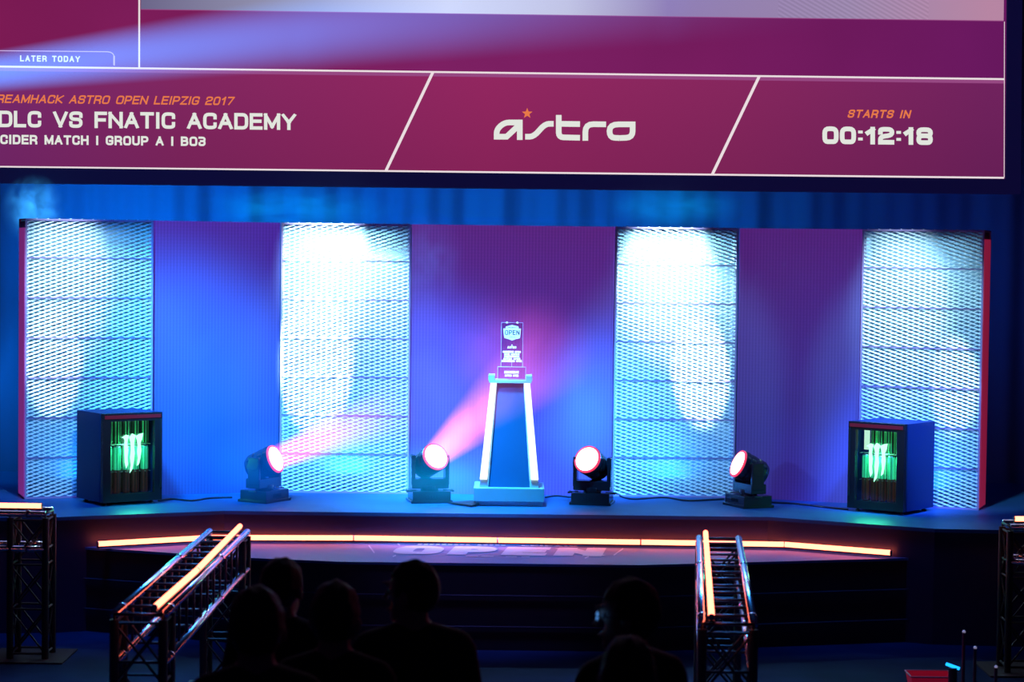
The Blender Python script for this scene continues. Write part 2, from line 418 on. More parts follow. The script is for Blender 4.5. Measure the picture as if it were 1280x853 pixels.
# deck pools
lamp('SPOT', (-.6, 18.0, 6), (-.5, 19.2, DECK), (.02,.5,1), 6000, .3, 28, .8)
lamp('SPOT', (-3.4, 17.5, 6), (-3.2, 19, DECK), (.0,.2,1), 900, .3, 50, .9)
lamp('SPOT', (2.8, 17.5, 6), (2.6, 19, DECK), (.0,.2,1), 500, .3, 50, .9)
lamp('SPOT', (-.6, 16.5, 6), (-.3, 17.9, LOW), (.22,.25,1), 800, .2, 26, .9)
# curtain wash
lamp('SPOT', (-4.6, 21.2, 2.2), (-3.2, 23.6, 3.6), (.0,.18,1), 800, .3, 110, 1)
lamp('SPOT', (-1.2, 21.2, 2.0), (-.4, 23.6, 3.6), (.0,.18,1), 330, .3, 110, 1)
lamp('SPOT', (1.6, 21.2, 2.2), (1.4, 23.6, 3.4), (.0,.20,1), 190, .3, 100, 1)
lamp('SPOT', (4.2, 21.4, 3.2), (4.2, 23.6, 3.0), (.0,.10,1), 50, .3, 120, 1)
# unseen lamps added for blue truss highlights and a faint pink crowd rim
lamp('SPOT', (-2.4, 19.7, 3.45), (-2.1, 13.8, 1.1), (.04,.4,1), 500, .3, 16, .8)
lamp('SPOT', (1.9, 19.7, 3.45), (1.4, 13.8, 1.1), (.04,.4,1), 500, .3, 16, .8)
lamp('SPOT', (2.4, 13.5, 2.8), (-.5, 9, 1.7), (1,.12,.3), 26, .2, 40, 1)
# more unseen lamps added for blue tops and pink sides on the trusses
la1 = lamp('AREA', (-1.8, 17.5, 6.5), (-2.1, 14, 1), (.03,.3,1), 60, 1.2); la1.data.spread = R(50)
la1 = lamp('AREA', (1.5, 17.5, 6.5), (1.4, 14, 1), (.03,.3,1), 60, 1.2); la1.data.spread = R(50)
lamp('SPOT', (-5.5, 15, 4.5), (1.3, 14, 1.1), (1,.1,.45), 380, .4, 16, .8)
lamp('SPOT', (3.5, 14, 3.5), (-2.0, 14.3, 1.1), (1,.12,.5), 260, .4, 22, .8)
# unseen green lamps added in place of green reflections on the floor
lamp('SPOT', (3.6, 15.2, 3.5), (2.9, 16.3, 0), (.02,.8,.3), 14, .2, 26, 1)
lamp('SPOT', (-3.0, 14.5, 3.5), (-2.75, 15.6, 0), (.02,.8,.4), 12, .2, 26, 1)
w = bpy.data.worlds.new('hall'); SC.world = w; w.use_nodes = True
w.node_tree.nodes['Background'].inputs[0].default_value = (.0016, .0009, .0075, 1); w.node_tree.nodes['Background'].inputs[1].default_value = 1

# ------------------------------------------------------------------ LED tubes
def tube_light(a, b_, label, group=None, r=.022, up=Vector((0, 0, 1))):
    a, b_ = Vector(a), Vector(b_); c = (a+b_)/2; d = (b_-a); L = d.length; d.normalize()
    root = empty('led_tube', c-Vector((0, 0, r+.012)), 0, label, 'light tube', group)
    o = root.location
    la, lb = a-o, b_-o
    MB().tube(la+d*.006, lb-d*.006, r, 14).build('glowing_tube', m_tube, root, smooth=False)
    MB().tube(la, la+d*.006, r*1.05, 14).build('end_cap', m_tubecap, root); MB().tube(lb-d*.006, lb, r*1.05, 14).build('end_cap', m_tubecap, root)
    s_ = d.cross(up).normalized()
    MB().prism([la-s_*.014-up*(r+.010), la+s_*.014-up*(r+.010), la+s_*.014-up*(r-.002), la-s_*.014-up*(r-.002)], lb-la).build('mounting_rail', m_black, root)
    return root
ZT_ = LOW+.035
tp = [(124, 680), (265, 672), (443, 672.5), (622, 675.3), (800, 677.8), (979, 680.5), (1112, 691)]
tw = [G(x, y, ZT_)+Vector((0, -.085, .009)) for x, y in tp]
names = ['angled led tube on the left wing of the stage step', 'led tube on the stage step behind the left truss barrier', 'led tube on the stage step, just left of the trophy pedestal',
         'led tube on the stage step, just right of the trophy pedestal', 'led tube on the stage step behind the right truss barrier', 'angled led tube on the right wing of the stage step']
for i in range(6):
    tube_light(tw[i], tw[i+1], 'glowing warm '+names[i], 'led tubes along the stage step')

# ------------------------------------------------------------------ trusses
def lattice(mb, a, b_, u, n, r, zig=False):
    """rungs between line a..b and the same shifted by u"""
    for k in range(n+1):
        p = a.lerp(b_, k/n); mb.tube(p, p+u, r, 6)
        if zig and k < n:
            q = a.lerp(b_, (k+1)/n)
            if k % 2: mb.tube(p, q+u, r*.9, 6)
            else: mb.tube(p+u, q, r*.9, 6)
def truss_beam(A, B, side, drop, zt, base_label, rungs=13, leg_at=(0, 1), cat='truss barrier'):
    """A,B = left chord ends (near, far), side = vector to the other chord, chord centre height zt"""
    base = Vector(((A.x+side.x/2), A.y, 0)); root = empty('truss_barrier', base, 0, base_label, cat, 'black and silver truss barriers')
    A = Vector((A.x, A.y, zt))-base; B = Vector((B.x, B.y, zt))-base; dn = Vector((0, 0, -drop)); ax = (B-A).normalized()
    for p, q in ((A, B), (A+side, B+side), (A+dn, B+dn), (A+side+dn, B+side+dn)):
        c = MB().tube(p, q, .025, 16)
        m_ = p.lerp(q, .62); c.tube(m_-ax*.02, m_+ax*.02, .029, 16)
        m_ = p.lerp(q, .06); c.tube(m_-ax*.015, m_+ax*.015, .029, 16)
        c.build('chord', m_alu, root, smooth=True)
    for (p0, p1, u, n_) in ((A, B, side, rungs), (A+dn, B+dn, side, rungs//2), (A, B, dn, rungs), (A+side, B+side, dn, rungs)):
        for k in range(n_+1):
            p = p0.lerp(p1, k/n_); MB().tube(p, p+u, .009, 8).build('rung', m_aludark, root, smooth=True)
    for t in leg_at:
        e = A if t == 0 else B; ax2 = ax*(.27 if t == 0 else -.27)
        lg = MB(); cs = [e+dn*.0, e+side, e+ax2, e+side+ax2]
        for c in cs:
            top = Vector((c.x, c.y, zt-.03)); MB().tube((c.x, c.y, .012), top, .027, 12).build('leg', m_black, root)
        nz = 3; zs = [.05+(zt-.1)*k/nz for k in range(nz+1)]
        for i, j in ((0, 1), (0, 2), (1, 3), (2, 3)):
            for k in range(nz):
                p, q = cs[i], cs[j]
                lg.tube((p.x, p.y, zs[k]), (q.x, q.y, zs[k+1]), .008, 6); lg.tube((q.x, q.y, zs[k]), (p.x, p.y, zs[k+1]), .008, 6)
            for z in zs: lg.tube((cs[i].x, cs[i].y, z), (cs[j].x, cs[j].y, z), .009, 6)
        lg.build('leg_bracing', m_black, root)
        ce = (cs[0]+cs[3])/2
        MB().box((ce.x, ce.y, .006), (.6, .6, .012), Euler((0, 0, math.atan2(ax.y, ax.x)))).build('base_plate', m_aludark, root)
    return root
ZB = 1.13
An, Af = G(143, 768, ZB), G(262, 665, ZB); Sn = G(203, 768, ZB)-An; Sf = G(310, 666, ZB)-Af
S_ = Vector(((Sn.x+Sf.x)/2, 0, 0))
truss_beam(An, Af, S_, .27, ZB, 'long truss barrier running towards the stage, left of the group of four spectators')
An2, Af2 = G(878, 780, ZB), G(874, 673, ZB); S2 = Vector(((G(942, 781, ZB)-An2).x, 0, 0))
truss_beam(An2, Af2, Vector((.285, 0, 0)), .27, ZB, 'long truss barrier running towards the stage, to the right of all spectators')
ZN = ZB+.065
a, m_, b_ = G(193, 760, ZN), G(246, 713, ZN), G(300, 658, ZN)
tube_light(a, m_+(a-m_).normalized()*.005, 'glowing warm led tube on the left truss barrier, half nearer the camera', 'led tubes on the truss barriers', .018)
tube_light(m_, b_, 'glowing warm led tube on the left truss barrier, half nearer the stage', 'led tubes on the truss barriers', .018)
tube_light(G(889.5, 772, ZN), G(882, 666, ZN), 'glowing warm led tube on the right truss barrier', 'led tubes on the truss barriers', .018)
# crosswise trusses cut by the picture edges
def cross_truss(pxe, py, sgn, label, tlabel):
    e = G(pxe, py, ZB); L = 2.2
    A = Vector((e.x, e.y, 0)); B = Vector((e.x+sgn*L, e.y+.0, 0))
    r_ = truss_beam(A, B, Vector((0, .27, 0)), .27, ZB, label, 8)
    t0 = Vector((e.x+sgn*.02, e.y-.02, ZN)); tube_light(t0, t0+Vector((sgn*1.5, 0, 0)), tlabel, 'led tubes on the crosswise trusses', .02)
cross_truss(57, 643, -1, 'crosswise truss barrier at the left edge, on a steel floor plate', 'glowing warm led tube on the truss at the left edge')
cross_truss(1263, 659, 1, 'crosswise truss barrier at the right edge, below the tower with the red-lit edge', 'glowing warm led tube on the truss at the right edge')

# ------------------------------------------------------------------ trophy pedestal + trophy
YP = 19.2
def pz_(px, py): return P(px, py, YP)
base = pz_(636, 632); 
kx = (pz_(637, 600)-pz_(636, 600)).length      # metres per pixel at this depth
ped = empty('trophy_pedestal', (base.x, YP, DECK), 0, 'tapered pedestal with white glowing corner bars, centre stage under the trophy', 'pedestal')
m_pedlight = emit('pedestal_bar_glow', (.9,1.05,1.0), 1.6)
m_pedpanel = mat('pedestal_panel', (.02,.11,.26), .25)
m_pedframe = mat('pedestal_frame', (.55,.6,.62), .4)
hw_b, hw_t = 37*kx, 24.5*kx       # half widths (outer) of body
zb, zt = .16, (632-477)*kx
D0, D1 = .40, .28
foot = MB().box((0, .17, .02), (84*kx, .50, .04)).build('foot_strip', mat('pale_foot', (.6,.7,.75), .5), ped, bevel=.004)
MB().box((0, .17, .10), (88*kx, .56, .12)).build('plinth', mat('plinth_grey', (.35,.33,.42), .5), ped, bevel=.006)
def taper(x0b, x1b, x0t, x1t, yb0, yb1, yt0, yt1, z0, z1):
    v = [(x0b, yb0, z0), (x1b, yb0, z0), (x1b, yb1, z0), (x0b, yb1, z0), (x0t, yt0, z1), (x1t, yt0, z1), (x1t, yt1, z1), (x0t, yt1, z1)]
    b = MB(); vv = [b.b.verts.new(p) for p in v]
    for f in ((0,3,2,1), (4,5,6,7), (0,1,5,4), (1,2,6,5), (2,3,7,6), (3,0,4,7)): b.b.faces.new([vv[i] for i in f])
    return b
yb0, yt0 = -.03, .05
taper(-hw_b*.72, hw_b*.72, -hw_t*.72, hw_t*.72, yb0+.02, yb0+D0-.02, yt0+.02, yt0+D1-.02, zb, zt).build('body_panel', m_pedpanel, ped)
for s in (-1, 1):
    for (ya, yb_, yc, yd) in ((yb0, yb0+.05, yt0, yt0+.05), (yb0+D0-.05, yb0+D0, yt0+D1-.05, yt0+D1)):
        xs = sorted((s*hw_b*.70, s*hw_b*1.0)); xt = sorted((s*hw_t*.66, s*hw_t))
        taper(xs[0], xs[1], xt[0], xt[1], ya, yb_, yc, yd, zb, zt).build('corner_post', m_pedframe, ped)
    k = .10; xa, xb = sorted((s*hw_b*.74, s*hw_b*.99)); xc, xd = sorted((s*hw_t*.70, s*hw_t*1.0))
    taper(xa, xb, xc, xd, yb0-.012, yb0+.002, yt0-.012, yt0+.002, zb+.07, zt+.0).build('light_bar', m_pedlight, ped)
    MB().box((s*23.5*kx, yt0+D1/2, zt+.025), (8*kx, D1+.02, .05)).build('corner_cap', m_pedframe, ped, bevel=.004)
MB().box((0, yt0+D1/2, zt-.005), (53*kx, D1+.03, .022)).build('top_plate', m_pedframe, ped)
# trophy
tz = DECK+zt+.006
tr = empty('trophy', (base.x+1.5*kx, YP+yt0+.12, tz), 0, 'clear acrylic trophy with white engraved OPEN badge, on the pedestal', 'trophy')
def glassmat(name, tint, a):
    m = bpy.data.materials.new(name); m.use_nodes = True; nt = m.node_tree; nt.nodes.clear()
    o = nt.nodes.new('ShaderNodeOutputMaterial'); mx = nt.nodes.new('ShaderNodeMixShader'); t = nt.nodes.new('ShaderNodeBsdfTransparent'); g = nt.nodes.new('ShaderNodeBsdfGlossy')
    t.inputs[0].default_value = (*tint, 1); g.inputs['Roughness'].default_value = .05; g.inputs['Color'].default_value = (.8,.9,1,1); mx.inputs[0].default_value = a
    nt.links.new(t.outputs[0], mx.inputs[1]); nt.links.new(g.outputs[0], mx.inputs[2]); nt.links.new(mx.outputs[0], o.inputs[0]); return m
m_acr = glassmat('clear_acrylic', (.84,.84,.9), .07)
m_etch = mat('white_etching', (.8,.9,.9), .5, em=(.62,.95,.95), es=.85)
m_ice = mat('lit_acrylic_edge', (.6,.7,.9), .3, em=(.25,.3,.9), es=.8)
tw_, h0, h1 = 27*kx, 16*kx, 72*kx
bh = 16.5*kx
MB().box((0, 0, bh/2), (35*kx, .09, bh)).build('trophy_base', m_acr, tr)
MB().box((0, 0, (h1+bh)/2), (tw_, .03, h1-bh)).build('glass_plate', m_acr, tr)
e = MB(); th = .0035
for s in (-1, 1):
    e.box((s*tw_/2, -.016, (h1+bh)/2), (th, th, h1-bh)); e.box((s*17.5*kx, -.046, bh/2), (th, th, bh))
e.box((0, -.016, h1), (tw_, th, th)); e.box((0, -.046, bh), (35*kx, th*1.5, th*1.5)); e.box((0, -.02, bh+3*kx), (.003, .003, 6*kx))
e.build('lit_edge', m_ice, tr)
for s in (-1, 1):
    MB().ball((s*6.5*kx, -.016, h1), (1.6*kx, .01, 1.1*kx), 10, 6).build('glint_stud', m_etch, tr)
def tp_(x, y): return Vector((x*kx, -.019, y*kx))      # px offsets from trophy base centre
bd = MB()   # badge with the letters cut as dark strokes on top
out = [(-11,64.5),(-8,64.5),(-8,67),(-1,68.8),(0,69),(1,68.8),(8,67),(8,64.5),(11,64.5),(10.3,56),(9.5,52.5),(5,51.5),(0,49.5),(-5,51.5),(-9.5,52.5),(-10.3,56)]
bd.face([tp_(*p) for p in out]); bg = bd.build('badge', m_etch, tr)
m_ink = mat('badge_ink', (.02,.05,.15), .6)  # dark ink colour of the badge letters
ink = MB(); lettering(ink, 'OPEN', -9, 9.4, 6.4, 1.15, lambda x, y: tp_(x, y+56.4)+Vector((0, -.001, 0)))
lettering(ink, 'DREAMHACK', -5.5, 5.5, 1.7, .3, lambda x, y: tp_(x, y+65)+Vector((0, -.001, 0)))
lettering(ink, 'LEIPZIG', -4.5, 4.5, 1.5, .3, lambda x, y: tp_(x, y+53)+Vector((0, -.001, 0)))
ink.build('badge_letters', m_ink, bg)
et = MB()
lettering(et, 'ASTRO', -5.5, 5.5, 3.0, .8, lambda x, y: tp_(x, y+39.5))
et.ball(tp_(0, 43.8), (.8*kx, .002, .9*kx), 6, 5)
rows = [('DREAMHACK ASTRO', -11.2, 11.2, 34), ('OPEN LEIPZIG', -9.5, 9.5, 31), ('TROPHY', -9.5, 9.5, 28.2), ('CHAMPION', -10.5, 10.5, 25.2), ('LEIPZIG OPEN', -12.5, 12.5, 22.4)]
for i, (s, a_, b2, y_) in enumerate(rows): lettering(et, ['DREAMHACK ASTRO', 'OPEN LEIPZIG', 'DREAMHACK', 'ASTRO OPEN', 'DREAMHACK OPEN'][i], a_, b2, 2.5, .8, lambda x, y, yy=y_: tp_(x, y+yy))
et.build('engraving', m_etch, tr)
et = MB()
fp = lambda x, y: Vector((x*kx, -.048, y*kx))
lettering(et, 'DREAMHACK', -9, 9, 3.2, .8, lambda x, y: fp(x, y+8.2)); lettering(et, 'ASTRO OPEN', -8.5, 8.5, 2.6, .7, lambda x, y: fp(x, y+4.2))
et.build('base_engraving', m_etch, tr)
for i, (px, py, pr) in enumerate(((2.0, -1.0, 1),)):
    pass
lamp('SPOT', (base.x-.4, 16.5, 5.5), (base.x, YP, DECK+.9), (.3,.7,1), 260, .1, 9, .6)

# ------------------------------------------------------------------ moving heads
def moving_head(px, Y, aim, pan, label, lens_off=1, s=1.0, zc=None):
    """px = head centre in the photo, aim = direction of the beam, pan = yoke heading"""
    c = P(*px, Y); root = empty('moving_head_light', (c.x, Y, DECK), 0, label, 'stage light', 'moving-head stage lights on the deck')
    hz = c.z-DECK; aim = Vector(aim).normalized()
    rot = Euler((0, 0, pan))
    R3 = rot.to_matrix()
    bb = MB().box((0, 0, .055), (.34, .28, .10), rot); bb.box((0, 0, .012), (.37, .31, .024), rot)
    for k in range(5): bb.box(R3 @ Vector((-.05+k*.025, -.142, .06)), (.012, .006, .03), rot)
    bb.build('base', m_blackgloss, root, bevel=.008)
    yk = MB(); yk.tube((0, 0, .105), (0, 0, .15), .08, 20)
    yk.box(R3 @ Vector((0, .01, .165)), (.33, .15, .085), rot)
    for sx in (-1, 1):
        yk.box(R3 @ Vector((sx*.152, 0, (.165+hz+.05)/2)), (.035, .12, hz+.05-.165+.02), rot)
        pa = R3 @ Vector((sx*.172, 0, hz)); pb = R3 @ Vector((sx*.13, 0, hz)); yk.tube(pa, pb, .062, 20)
    yk.build('yoke', m_blackgloss, root, bevel=.006)
    Q = Matrix.Translation((0, 0, hz)) @ aim.to_track_quat('Z', 'Y').to_matrix().to_4x4()
    prof = [(.05,-.17), (.095,-.155), (.115,-.12), (.12,-.06), (.105,-.055), (.105,-.045), (.12,-.04), (.125,0), (.125,.04), (.13,.06), (.13,.10), (.122,.105)]
    MB().lathe(prof, Q, 32).build('lamp_head', m_blackgloss, root, smooth=False)
    MB().lathe([(.119,.10), (.126,.10), (.126,.118), (.112,.118)], Q, 32).build('lens_ring', m_ring, root)
    MB().lathe([(.113,.112), (.108,.122), (.08,.130), (.04,.134), (.004,.135)], Q, 32).build('lens', m_glow, root, smooth=True)
    hd = MB()
    for sx in (-1, 1):
        q0 = R3 @ Vector((sx*.12, -.02, .10)); hd.tube(q0, q0+R3 @ Vector((sx*.085, 0, .0)), .01, 8); hd.tube(q0+R3 @ Vector((sx*.085, -.04, 0)), q0+R3 @ Vector((sx*.085, .04, 0)), .01, 8)
    hd.build('carry_handle', m_black, root)
    return root, Vector((c.x, Y, c.z)), aim
# world directions of the beams
h1, c1, a1 = moving_head((331, 579), 19.3, (.86, -.35, .36), R(60), 'moving-head light firing a pink beam across the bright tower, by its left foot')
h2, c2, a2 = moving_head((537, 577), 19.4, (.46, -.68, .42), R(12), 'moving-head light facing out with a pink haze beam, left of the pedestal')
h3, c3, a3 = moving_head((741, 580), 19.4, (-.42, -.70, .38), R(-10), 'moving-head light facing out, between the pedestal and the mesh tower on its right')
h4, c4, a4 = moving_head((936, 586), 19.35, (-.90, -.28, .42), R(-66), 'moving-head light tilted left with thin lit lens, casting a shadow on the purple wall')
lamp('SPOT', (-1.5, 15.5, 2.6), (3.4, 20.3, 1.05), (.25,.25,1), 500, .12, 12, .9)

# ------------------------------------------------------------------ haze and beams: self-glowing volumes standing in for scattered light
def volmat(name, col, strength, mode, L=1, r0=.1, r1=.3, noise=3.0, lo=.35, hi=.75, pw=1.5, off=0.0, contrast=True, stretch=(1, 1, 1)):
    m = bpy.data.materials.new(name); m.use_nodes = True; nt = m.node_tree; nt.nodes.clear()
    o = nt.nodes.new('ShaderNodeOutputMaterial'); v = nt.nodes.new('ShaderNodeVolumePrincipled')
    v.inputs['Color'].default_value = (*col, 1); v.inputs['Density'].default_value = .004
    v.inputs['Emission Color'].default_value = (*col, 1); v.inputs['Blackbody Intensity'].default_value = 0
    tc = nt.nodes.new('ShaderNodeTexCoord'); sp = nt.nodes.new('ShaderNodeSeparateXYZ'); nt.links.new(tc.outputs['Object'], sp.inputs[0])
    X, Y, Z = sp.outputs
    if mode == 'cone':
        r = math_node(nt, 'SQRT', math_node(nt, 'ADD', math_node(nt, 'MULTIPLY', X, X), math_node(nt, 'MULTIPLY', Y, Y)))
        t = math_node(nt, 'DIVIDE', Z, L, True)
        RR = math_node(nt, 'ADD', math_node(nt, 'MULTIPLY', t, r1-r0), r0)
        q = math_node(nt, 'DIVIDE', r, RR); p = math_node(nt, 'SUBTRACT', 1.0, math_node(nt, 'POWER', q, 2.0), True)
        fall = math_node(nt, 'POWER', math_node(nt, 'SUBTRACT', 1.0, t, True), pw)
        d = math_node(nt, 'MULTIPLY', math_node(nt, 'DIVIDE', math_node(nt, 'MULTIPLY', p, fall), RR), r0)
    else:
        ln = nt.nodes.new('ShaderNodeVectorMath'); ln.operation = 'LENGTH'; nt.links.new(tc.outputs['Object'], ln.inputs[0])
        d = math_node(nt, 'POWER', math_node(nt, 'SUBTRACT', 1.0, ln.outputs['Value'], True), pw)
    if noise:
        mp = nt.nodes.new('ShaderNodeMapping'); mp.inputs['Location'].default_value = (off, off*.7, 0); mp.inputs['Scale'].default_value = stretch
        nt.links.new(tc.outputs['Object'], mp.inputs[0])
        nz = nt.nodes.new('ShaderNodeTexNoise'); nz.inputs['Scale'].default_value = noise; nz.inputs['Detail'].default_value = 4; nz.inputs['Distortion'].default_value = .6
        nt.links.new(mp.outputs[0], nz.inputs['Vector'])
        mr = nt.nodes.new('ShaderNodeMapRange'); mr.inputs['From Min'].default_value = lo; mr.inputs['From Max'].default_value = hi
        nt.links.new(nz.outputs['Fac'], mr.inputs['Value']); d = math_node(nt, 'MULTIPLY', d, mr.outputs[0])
    nt.links.new(math_node(nt, 'MULTIPLY', d, strength), v.inputs['Emission Strength'])  # volume lights itself, lamp light is not scattered here
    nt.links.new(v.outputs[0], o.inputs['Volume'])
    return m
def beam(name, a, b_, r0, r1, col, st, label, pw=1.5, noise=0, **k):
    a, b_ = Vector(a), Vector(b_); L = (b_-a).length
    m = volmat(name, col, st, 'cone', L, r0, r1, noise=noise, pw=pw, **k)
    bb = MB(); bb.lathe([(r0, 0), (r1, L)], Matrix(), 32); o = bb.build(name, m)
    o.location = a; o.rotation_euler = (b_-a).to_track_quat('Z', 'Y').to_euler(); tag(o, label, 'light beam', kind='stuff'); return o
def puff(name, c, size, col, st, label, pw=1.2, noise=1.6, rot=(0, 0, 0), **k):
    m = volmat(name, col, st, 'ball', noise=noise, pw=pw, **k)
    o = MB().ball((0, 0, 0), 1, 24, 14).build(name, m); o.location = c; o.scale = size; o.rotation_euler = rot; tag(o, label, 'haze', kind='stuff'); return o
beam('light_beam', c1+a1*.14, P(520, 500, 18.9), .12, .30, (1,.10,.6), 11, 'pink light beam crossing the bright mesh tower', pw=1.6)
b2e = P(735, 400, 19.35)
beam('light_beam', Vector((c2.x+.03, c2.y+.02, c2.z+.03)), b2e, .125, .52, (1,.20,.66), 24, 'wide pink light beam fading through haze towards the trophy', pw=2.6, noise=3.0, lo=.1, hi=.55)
# haze
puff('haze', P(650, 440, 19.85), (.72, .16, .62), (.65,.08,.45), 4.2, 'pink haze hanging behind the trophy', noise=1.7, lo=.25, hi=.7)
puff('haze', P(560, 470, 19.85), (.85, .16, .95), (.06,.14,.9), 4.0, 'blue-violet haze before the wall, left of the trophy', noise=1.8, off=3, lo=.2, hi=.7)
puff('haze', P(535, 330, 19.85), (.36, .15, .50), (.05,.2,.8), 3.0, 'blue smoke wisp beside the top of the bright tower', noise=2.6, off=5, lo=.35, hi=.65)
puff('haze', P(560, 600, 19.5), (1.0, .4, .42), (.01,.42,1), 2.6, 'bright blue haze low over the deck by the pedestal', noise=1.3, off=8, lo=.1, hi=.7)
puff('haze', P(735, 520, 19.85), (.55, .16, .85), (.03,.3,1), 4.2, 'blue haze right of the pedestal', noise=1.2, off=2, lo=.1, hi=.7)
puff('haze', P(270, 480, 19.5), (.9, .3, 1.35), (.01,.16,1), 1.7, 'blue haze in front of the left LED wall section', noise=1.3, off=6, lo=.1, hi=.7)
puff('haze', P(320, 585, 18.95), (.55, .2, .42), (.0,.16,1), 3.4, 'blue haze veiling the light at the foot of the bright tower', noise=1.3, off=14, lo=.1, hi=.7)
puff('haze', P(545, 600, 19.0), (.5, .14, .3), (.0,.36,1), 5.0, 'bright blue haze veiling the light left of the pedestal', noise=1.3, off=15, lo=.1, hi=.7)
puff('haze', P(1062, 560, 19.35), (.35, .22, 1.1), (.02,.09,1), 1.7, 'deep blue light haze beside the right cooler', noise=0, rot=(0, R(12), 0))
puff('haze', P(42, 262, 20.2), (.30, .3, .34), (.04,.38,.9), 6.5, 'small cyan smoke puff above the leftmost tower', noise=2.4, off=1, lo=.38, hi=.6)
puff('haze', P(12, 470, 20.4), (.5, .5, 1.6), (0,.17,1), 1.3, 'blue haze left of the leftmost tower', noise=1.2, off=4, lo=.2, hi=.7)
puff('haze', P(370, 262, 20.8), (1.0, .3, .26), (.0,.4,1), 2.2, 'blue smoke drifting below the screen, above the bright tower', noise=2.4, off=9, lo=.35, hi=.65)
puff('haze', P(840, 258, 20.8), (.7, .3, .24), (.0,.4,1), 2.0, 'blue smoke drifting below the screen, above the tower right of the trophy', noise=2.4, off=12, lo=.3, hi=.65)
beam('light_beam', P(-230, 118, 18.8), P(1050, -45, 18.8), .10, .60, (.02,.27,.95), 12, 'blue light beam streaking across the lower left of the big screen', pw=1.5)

# ------------------------------------------------------------------ big screen
YS = 20.45
def q(px, py, dy=0): return P(px, py, YS-dy)
sroot = empty('led_screen', P(600, 240, YS), 0, 'huge magenta event screen hanging above the stage, showing a countdown', 'screen')
so = sroot.location.copy()
def screen_mat():
    m = bpy.data.materials.new('screen_magenta'); m.use_nodes = True; nt = m.node_tree; nt.nodes.clear()
    e = nt.nodes.new('ShaderNodeEmission'); o = nt.nodes.new('ShaderNodeOutputMaterial')
    tc = nt.nodes.new('ShaderNodeTexCoord'); sp = nt.nodes.new('ShaderNodeSeparateXYZ'); nt.links.new(tc.outputs['Object'], sp.inputs[0])
    t = math_node(nt, 'DIVIDE', math_node(nt, 'ADD', sp.outputs['X'], 4.6), 9.3, True)
    r = ramp(nt, [(0, s2l((122,26,82))), (.45, s2l((124,32,98))), (.72, s2l((118,28,94))), (1, s2l((104,24,94)))]); nt.links.new(t, r.inputs[0])
    nz = nt.nodes.new('ShaderNodeTexNoise'); nz.inputs['Scale'].default_value = .8; nt.links.new(tc.outputs['Object'], nz.inputs['Vector'])
    nt.links.new(math_node(nt, 'ADD', math_node(nt, 'MULTIPLY', nz.outputs['Fac'], .3), .85), e.inputs['Strength'])
    nt.links.new(r.outputs[0], e.inputs['Color']); nt.links.new(e.outputs[0], o.inputs['Surface']); return m
def bar_mat():
    m = bpy.data.materials.new('screen_bar'); m.use_nodes = True; nt = m.node_tree; nt.nodes.clear()
    e = nt.nodes.new('ShaderNodeEmission'); o = nt.nodes.new('ShaderNodeOutputMaterial')
    tc = nt.nodes.new('ShaderNodeTexCoord'); sp = nt.nodes.new('ShaderNodeSeparateXYZ'); nt.links.new(tc.outputs['Object'], sp.inputs[0])
    t = math_node(nt, 'DIVIDE', math_node(nt, 'ADD', sp.outputs['X'], 4.6), 9.3, True)
    r = ramp(nt, [(0, s2l((112,38,102))), (.2, s2l((122,36,90))), (.5, s2l((138,36,90))), (.75, s2l((126,36,88))), (1, s2l((106,32,88)))]); nt.links.new(t, r.inputs[0])
    z = math_node(nt, 'ADD', math_node(nt, 'MULTIPLY', sp.outputs['Z'], .22), .90)
    nt.links.new(z, e.inputs['Strength']); nt.links.new(r.outputs[0], e.inputs['Color']); nt.links.new(e.outputs[0], o.inputs['Surface']); return m
def grey_mat():
    m = bpy.data.materials.new('screen_grey'); m.use_nodes = True; nt = m.node_tree; nt.nodes.clear()
    e = nt.nodes.new('ShaderNodeEmission'); o = nt.nodes.new('ShaderNodeOutputMaterial')
    tc = nt.nodes.new('ShaderNodeTexCoord'); sp = nt.nodes.new('ShaderNodeSeparateXYZ'); nt.links.new(tc.outputs['Object'], sp.inputs[0])
    t = math_node(nt, 'DIVIDE', math_node(nt, 'ADD', sp.outputs['X'], 4.6), 9.3, True)
    r = ramp(nt, [(.13, s2l((100,92,130))), (.33, s2l((160,160,190))), (.46, s2l((212,208,214))), (.58, s2l((196,190,205))), (.68, s2l((146,122,170))), (.86, s2l((158,138,176))), (1, s2l((186,136,166)))]); nt.links.new(t, r.inputs[0])
    d = math_node(nt, 'ADD', math_node(nt, 'MULTIPLY', sp.outputs['X'], .55), sp.outputs['Z'])
    st = math_node(nt, 'SINE', math_node(nt, 'MULTIPLY', d, 2*math.pi/.04))
    msk = math_node(nt, 'MULTIPLY', math_node(nt, 'GREATER_THAN', t, .79), math_node(nt, 'LESS_THAN', t, .94))
    nt.links.new(math_node(nt, 'ADD', math_node(nt, 'MULTIPLY', math_node(nt, 'MULTIPLY', st, msk), .10), .96), e.inputs['Strength'])
    nt.links.new(r.outputs[0], e.inputs['Color']); nt.links.new(e.outputs[0], o.inputs['Surface']); return m
m_scr, m_bar, m_grey = screen_mat(), bar_mat(), grey_mat()
m_txt = emit('screen_white', s2l((226,230,222)), 1); m_org = emit('screen_orange', s2l((232,122,72)), 1); m_line = emit('screen_line', s2l((236,222,226)), 1)
m_band = emit('screen_soft_band', s2l((150,72,130)), 1)
m_bez = mat('screen_housing', (.02,.02,.05), .7, em=s2l((12,10,52)), es=.8)
def sl(px): return (px-640)*.0122*.92      # picture-level slope helper
def quadpx(mb, pts, dy): mb.face([q(x, y, dy)-so for x, y in pts])
x_l, x_r = -420, 1256
def yb(x): return 209.5+(x/1256)*14.5
pan = MB(); quadpx(pan, [(x_l, yb(x_l)), (x_r, yb(x_r)), (x_r+7, -560), (x_l+7, -560)], .0); pan.build('display', m_scr, sroot)
